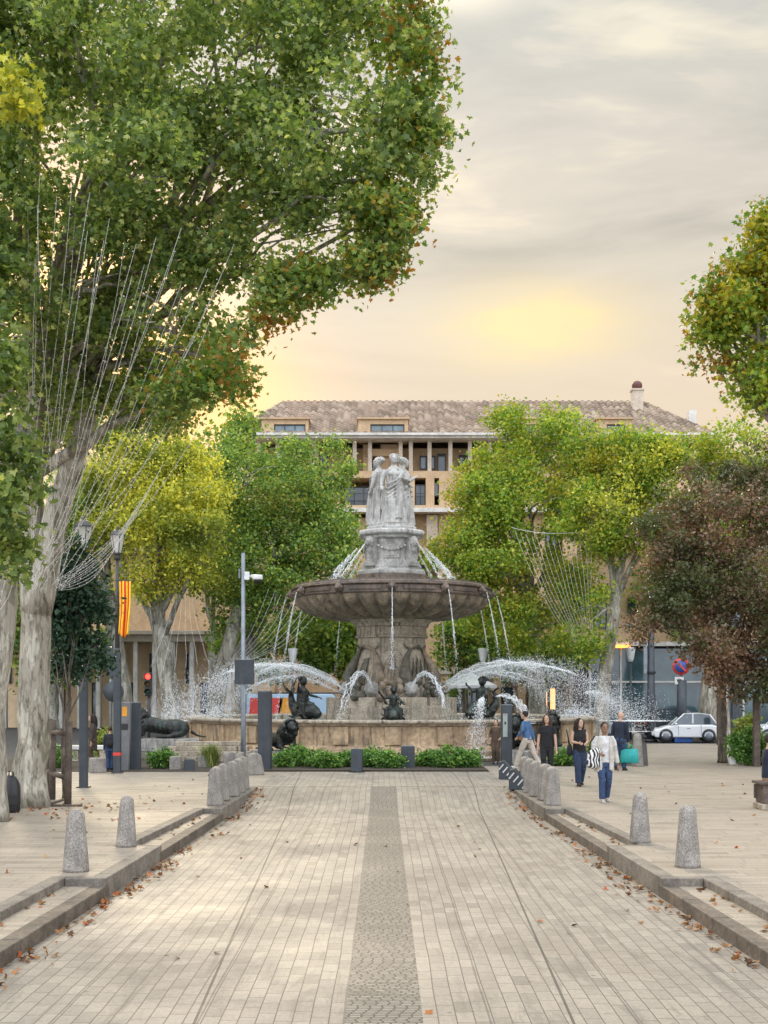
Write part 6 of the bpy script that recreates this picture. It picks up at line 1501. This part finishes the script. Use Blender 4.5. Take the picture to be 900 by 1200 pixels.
H_br = cloth('brown_hair', (.085, .045, .025), 12, .5); H_dk = cloth('dark_hair', (.028, .018, .014), 12, .5); H_gr = cloth('grey_hair', (.3, .28, .26), 12, .7)
C_blk = cloth('black_cloth', (.016, .016, .019)); C_nav = cloth('navy_cloth', (.018, .026, .05)); C_jean = cloth('blue_denim', (.045, .085, .19), 14, .55); C_jean2 = cloth('dark_denim', (.028, .05, .11), 14, .55)
C_wht = cloth('white_cloth', (.72, .72, .71)); C_bei = cloth('beige_cloth', (.56, .50, .42)); C_cream = cloth('cream_jacket', (.62, .59, .53)); C_brn = cloth('brown_cloth', (.11, .075, .05)); C_blu = cloth('blue_cloth', (.07, .16, .32)); C_shoe = cloth('pale_shoe', (.62, .60, .57)); C_dsh = cloth('dark_shoe', (.03, .028, .027))
FC = math.pi
# the woman in the pale jacket, walking toward us
p = gp(708, 940)
def xyz(t_loc, rz, k, v): return Vector(t_loc) + Matrix.Rotation(rz, 3, 'Z') @ (Vector(v) * k)
w1 = person('woman in pale open jacket and blue jeans hugging a striped bag', p, FC + R(6), 1.66, [(.085, .14, 0), (-.085, -.12, .015)], [(.16, .24, 1.06), (-.30, .02, .80)], SK3, 'tied', H_dk, C_wht, 'short', C_jean, C_shoe, 1.0)
# her open jacket: back, two front panels and sleeves
k_ = 1.66 / 1.7; hipz = .90
shs = [Vector((sx * .178, 0, 1.40)) for sx in (1, -1)]; hs_ = [Vector((.16, .24, 1.06)), Vector((-.30, .02, .80))]; els = [ik(shs[i], hs_[i], .275, .255, ((1 - 2 * i) * .5, -1, -.3)) for i in (0, 1)]
q = MB()
for sx in (1, -1):
    for j, (x0, y0, x1, y1) in enumerate(((.105, .11, .115, .13), (.14, .08, .155, .10), (.155, .01, .18, .02), (.13, -.09, .15, -.12), (.06, -.12, .07, -.15))):
        q.tube([(sx * min(x0, .15), y0 * .55, 1.42 - (.02 if j == 0 else 0)), (sx * x0, y0, 1.24), (sx * (x0 + x1) / 2, (y0 + y1) / 2, .98), (sx * x1, y1, .66 + .04 * (j == 0))], [.032, .036, .04, .04], 8)
for i in (0, 1): q.tube([shs[i] - Vector(((1 - 2 * i) * .05, 0, 0)), (shs[i] + els[i]) / 2, els[i]], [.068, .064, .058], 12); q.tube([els[i], (els[i] + hs_[i]) / 2, hs_[i].lerp(els[i], .12)], [.058, .054, .05], 12)
q.tube([(0, -.08, 1.44), (0, -.07, 1.49)], [.08, .075], 12); q.xf(Matrix.Scale(k_, 4)); q.fuse('jacket', C_cream, w1, .013, 1)
# her zebra striped bag under the arm
def zebra():
    m, t, b = bsdf('zebra_cloth'); co = t.new('ShaderNodeTexCoord').outputs['Object']; wv = t.new('ShaderNodeTexWave'); wv.inputs['Scale'].default_value = 5.0; wv.inputs['Distortion'].default_value = 5; wv.inputs['Detail'].default_value = 1.5; wv.inputs['Detail Scale'].default_value = 1.4
    t.put(wv.inputs['Vector'], co); t.put(b.inputs['Base Color'], t.ramp(wv.outputs['Color'], [(.52, (.03, .03, .032)), (.6, (.72, .71, .69))])); b.inputs['Roughness'].default_value = .8; return m
bl = xyz(p, FC + R(6), k_, (.25, .13, .96)); bg = thing('shoulder_bag', 'black and white striped bag hugged by the woman in the pale jacket', 'bag', bl, FC + R(20)); q = MB(); q.ell((0, 0, 0), (.17, .10, .20), 16); q.ell((0.02, 0, -.1), (.18, .11, .13), 14); q.ell((-.03, .03, .10), (.13, .09, .12), 12); q.fuse('pouch', zebra(), bg, .014, 2)
q = MB(); q.tube([(-.08, 0, .15), (-.12, -.06, .38), (-.06, -.1, .46), (.02, -.16, .3), (.06, -.08, .1)], .014, 6); q.build('strap', C_blk, bg)
# two women behind her
p = gp(641, 913); w2 = person('woman with long brown hair in a black t-shirt and black trousers', p, FC + R(-8), 1.70, [(.09, .06, 0), (-.09, -.08, .0)], [(.25, .06, .76), (-.25, .08, .77)], SK2, 'long', H_br, C_blk, 'short', C_blk, C_dsh, 1.0, head_yaw=R(-14), hem=.84)
p = gp(679, 921); w3 = person('smiling woman with long dark hair in a black top and wide dark jeans', p, FC + R(8), 1.65, [(.075, .17, 0), (-.075, -.15, .02)], [(.10, .24, 1.10), (-.10, .25, 1.09)], SK2, 'wavy', H_dk, C_blk, 'none', C_jean2, C_dsh, 1.22, head_yaw=R(22))
ph = xyz(p, FC + R(8), .97, (0, .33, 1.14)); b_ = thing('phone', 'dark phone held by the smiling woman in the black top', 'phone', ph, FC); q = MB(); q.box((0, 0, 0), (.075, .012, .15), 0, 0, ('X', R(-35))); q.build('body', M_black, b_, .004); q = MB(); q.box((0, -.009, .006), (.066, .004, .135), 0, 0, ('X', R(-35))); q.build('screen', M_glass, b_)
bl = xyz(p, FC + R(8), .97, (.24, -.06, .92)); bg = thing('shoulder_bag', 'black shoulder bag at the hip of the smiling woman', 'bag', bl, FC); q = MB(); q.ell((0, 0, 0), (.07, .15, .16), 14); q.ell((0, 0, -.06), (.08, .16, .1), 12); q.fuse('pouch', C_blk, bg, .015, 1); q = MB(); q.tube([(0, .1, .1), (.07, .08, .42), (.08, .0, .5), (.04, -.1, .4), (0, -.1, .1)], .012, 6); q.build('strap', C_blk, bg)
# man striding toward the basin with a tan bag
p = gp(618, 900.5); m1 = person('man in a blue jacket and beige trousers striding away with a tan bag', p, R(62), 1.72, [(.08, -.36, .05), (-.08, .34, 0)], [(.22, -.14, .84), (-.2, .24, .95)], SK2, 'short', H_dk, C_blu, 'long', C_bei, C_shoe, 1.15, lean=.05)
bl = xyz(p, R(62), 1.0, (.16, .14, .98)); bg = thing('tan_bag', 'tan leather bag at the hip of the striding man', 'bag', bl, R(62)); q = MB(); q.box((0, 0, 0), (.12, .42, .28)); q.build('body', pm('tan_leather', (.34, .19, .09), (.25, .13, .06), 6, .6), bg, .04); q = MB(); q.tube([(0, -.18, .12), (.0, -.12, .40), (-.08, -.06, .52), (-.1, .08, .36), (0, .18, .12)], .014, 6); q.build('strap', MATS['tan_leather'], bg)
# bald man with the turquoise bag
p = gp(726, 903); m2 = person('balding man in a dark jacket seen from behind carrying a turquoise bag', p, R(-38), 1.73, [(.085, .10, 0), (-.085, -.12, .02)], [(.24, .10, .80), (-.27, .02, .78)], SK2, None, None, C_nav, 'long', C_jean, C_dsh, 1.1, head_yaw=R(-20), lean=.04, hem=.78, wide=1.08)
bl = xyz(p, R(-38), 1.0, (.27, .10, .45)); bg = thing('turquoise_bag', 'bright turquoise carrier bag in the hand of the balding man', 'bag', bl, R(-25)); M_tq = pm('turquoise_cloth', (.02, .36, .34), (.015, .27, .26), 5, .6, .3); q = MB(); q.loft([(0, 0, -.22, .26, .09), (0, 0, -.19, .28, .11), (0, 0, 0, .27, .12), (0, 0, .16, .25, .08), (0, 0, .2, .24, .03)], 24, mod=lambda a, z: 1 + .03 * math.sin(8 * a + 14 * z)); q.build('body', M_tq, bg)
q = MB(); q.tube([(-.12, 0, .18), (-.05, 0, .32), (.05, 0, .32), (.12, 0, .18)], .014, 6); q.build('handle', M_tq, bg)
# someone half hidden by the intercom post
p = at(581.5, 895, 41.6); p.z = 0; person('person in a brown coat peering out beside the intercom post', p, FC + R(-20), 1.42, [(.08, 0, 0), (-.08, 0, 0)], [(.2, .16, 1.0), (-.2, .14, 1.0)], SK2, 'short', H_br, C_brn, 'long', C_brn, C_dsh, 1.1, hem=.6)
# people on the lion side
p = gp(109, 899); person('person in a long dark coat standing behind the lantern lamp post', p, R(100), 1.62, [(.08, .0, 0), (-.08, .0, 0)], [(.16, .2, 1.0), (-.24, .05, .82)], SK2, 'long', H_dk, cloth('dark_coat', (.075, .055, .045)), 'long', C_brn, C_dsh, 1.1, hem=.55)
p = gp(129, 903.5); person('child in blue jeans with a dark backpack beside the flag lamp post', p, R(10), 1.30, [(.08, .0, 0), (-.08, .0, 0)], [(.22, .06, .80), (-.22, .06, .80)], SK2, 'tied', H_br, C_nav, 'long', C_jean, C_dsh, 1.1)
bl = xyz(p, R(10), .76, (0, -.17, 1.16)); bg = thing('backpack', 'dark backpack on the back of the child by the lamp post', 'backpack', bl, R(10)); q = MB(); q.ell((0, 0, 0), (.14, .09, .19), 14); q.ell((0, -.06, -.07), (.11, .06, .10), 12); q.fuse('body', C_blk, bg, .014, 1)
# the sitter on the bench at the edge
p = gp(893, 948); pz_ = (p.x + .14, p.y + .02, 0)
person('person in a navy jacket sitting on the bench at the picture edge', pz_, R(-84), 1.70, [(.09, .50, .0), (-.10, .42, .0)], [(.16, .30, .80), (-.16, .28, .80)], SK2, 'short', H_dk, C_nav, 'long', cloth('tan_trousers', (.42, .27, .18)), C_dsh, .95, seated=True, hip=(0, 0, .66), hem=.62)
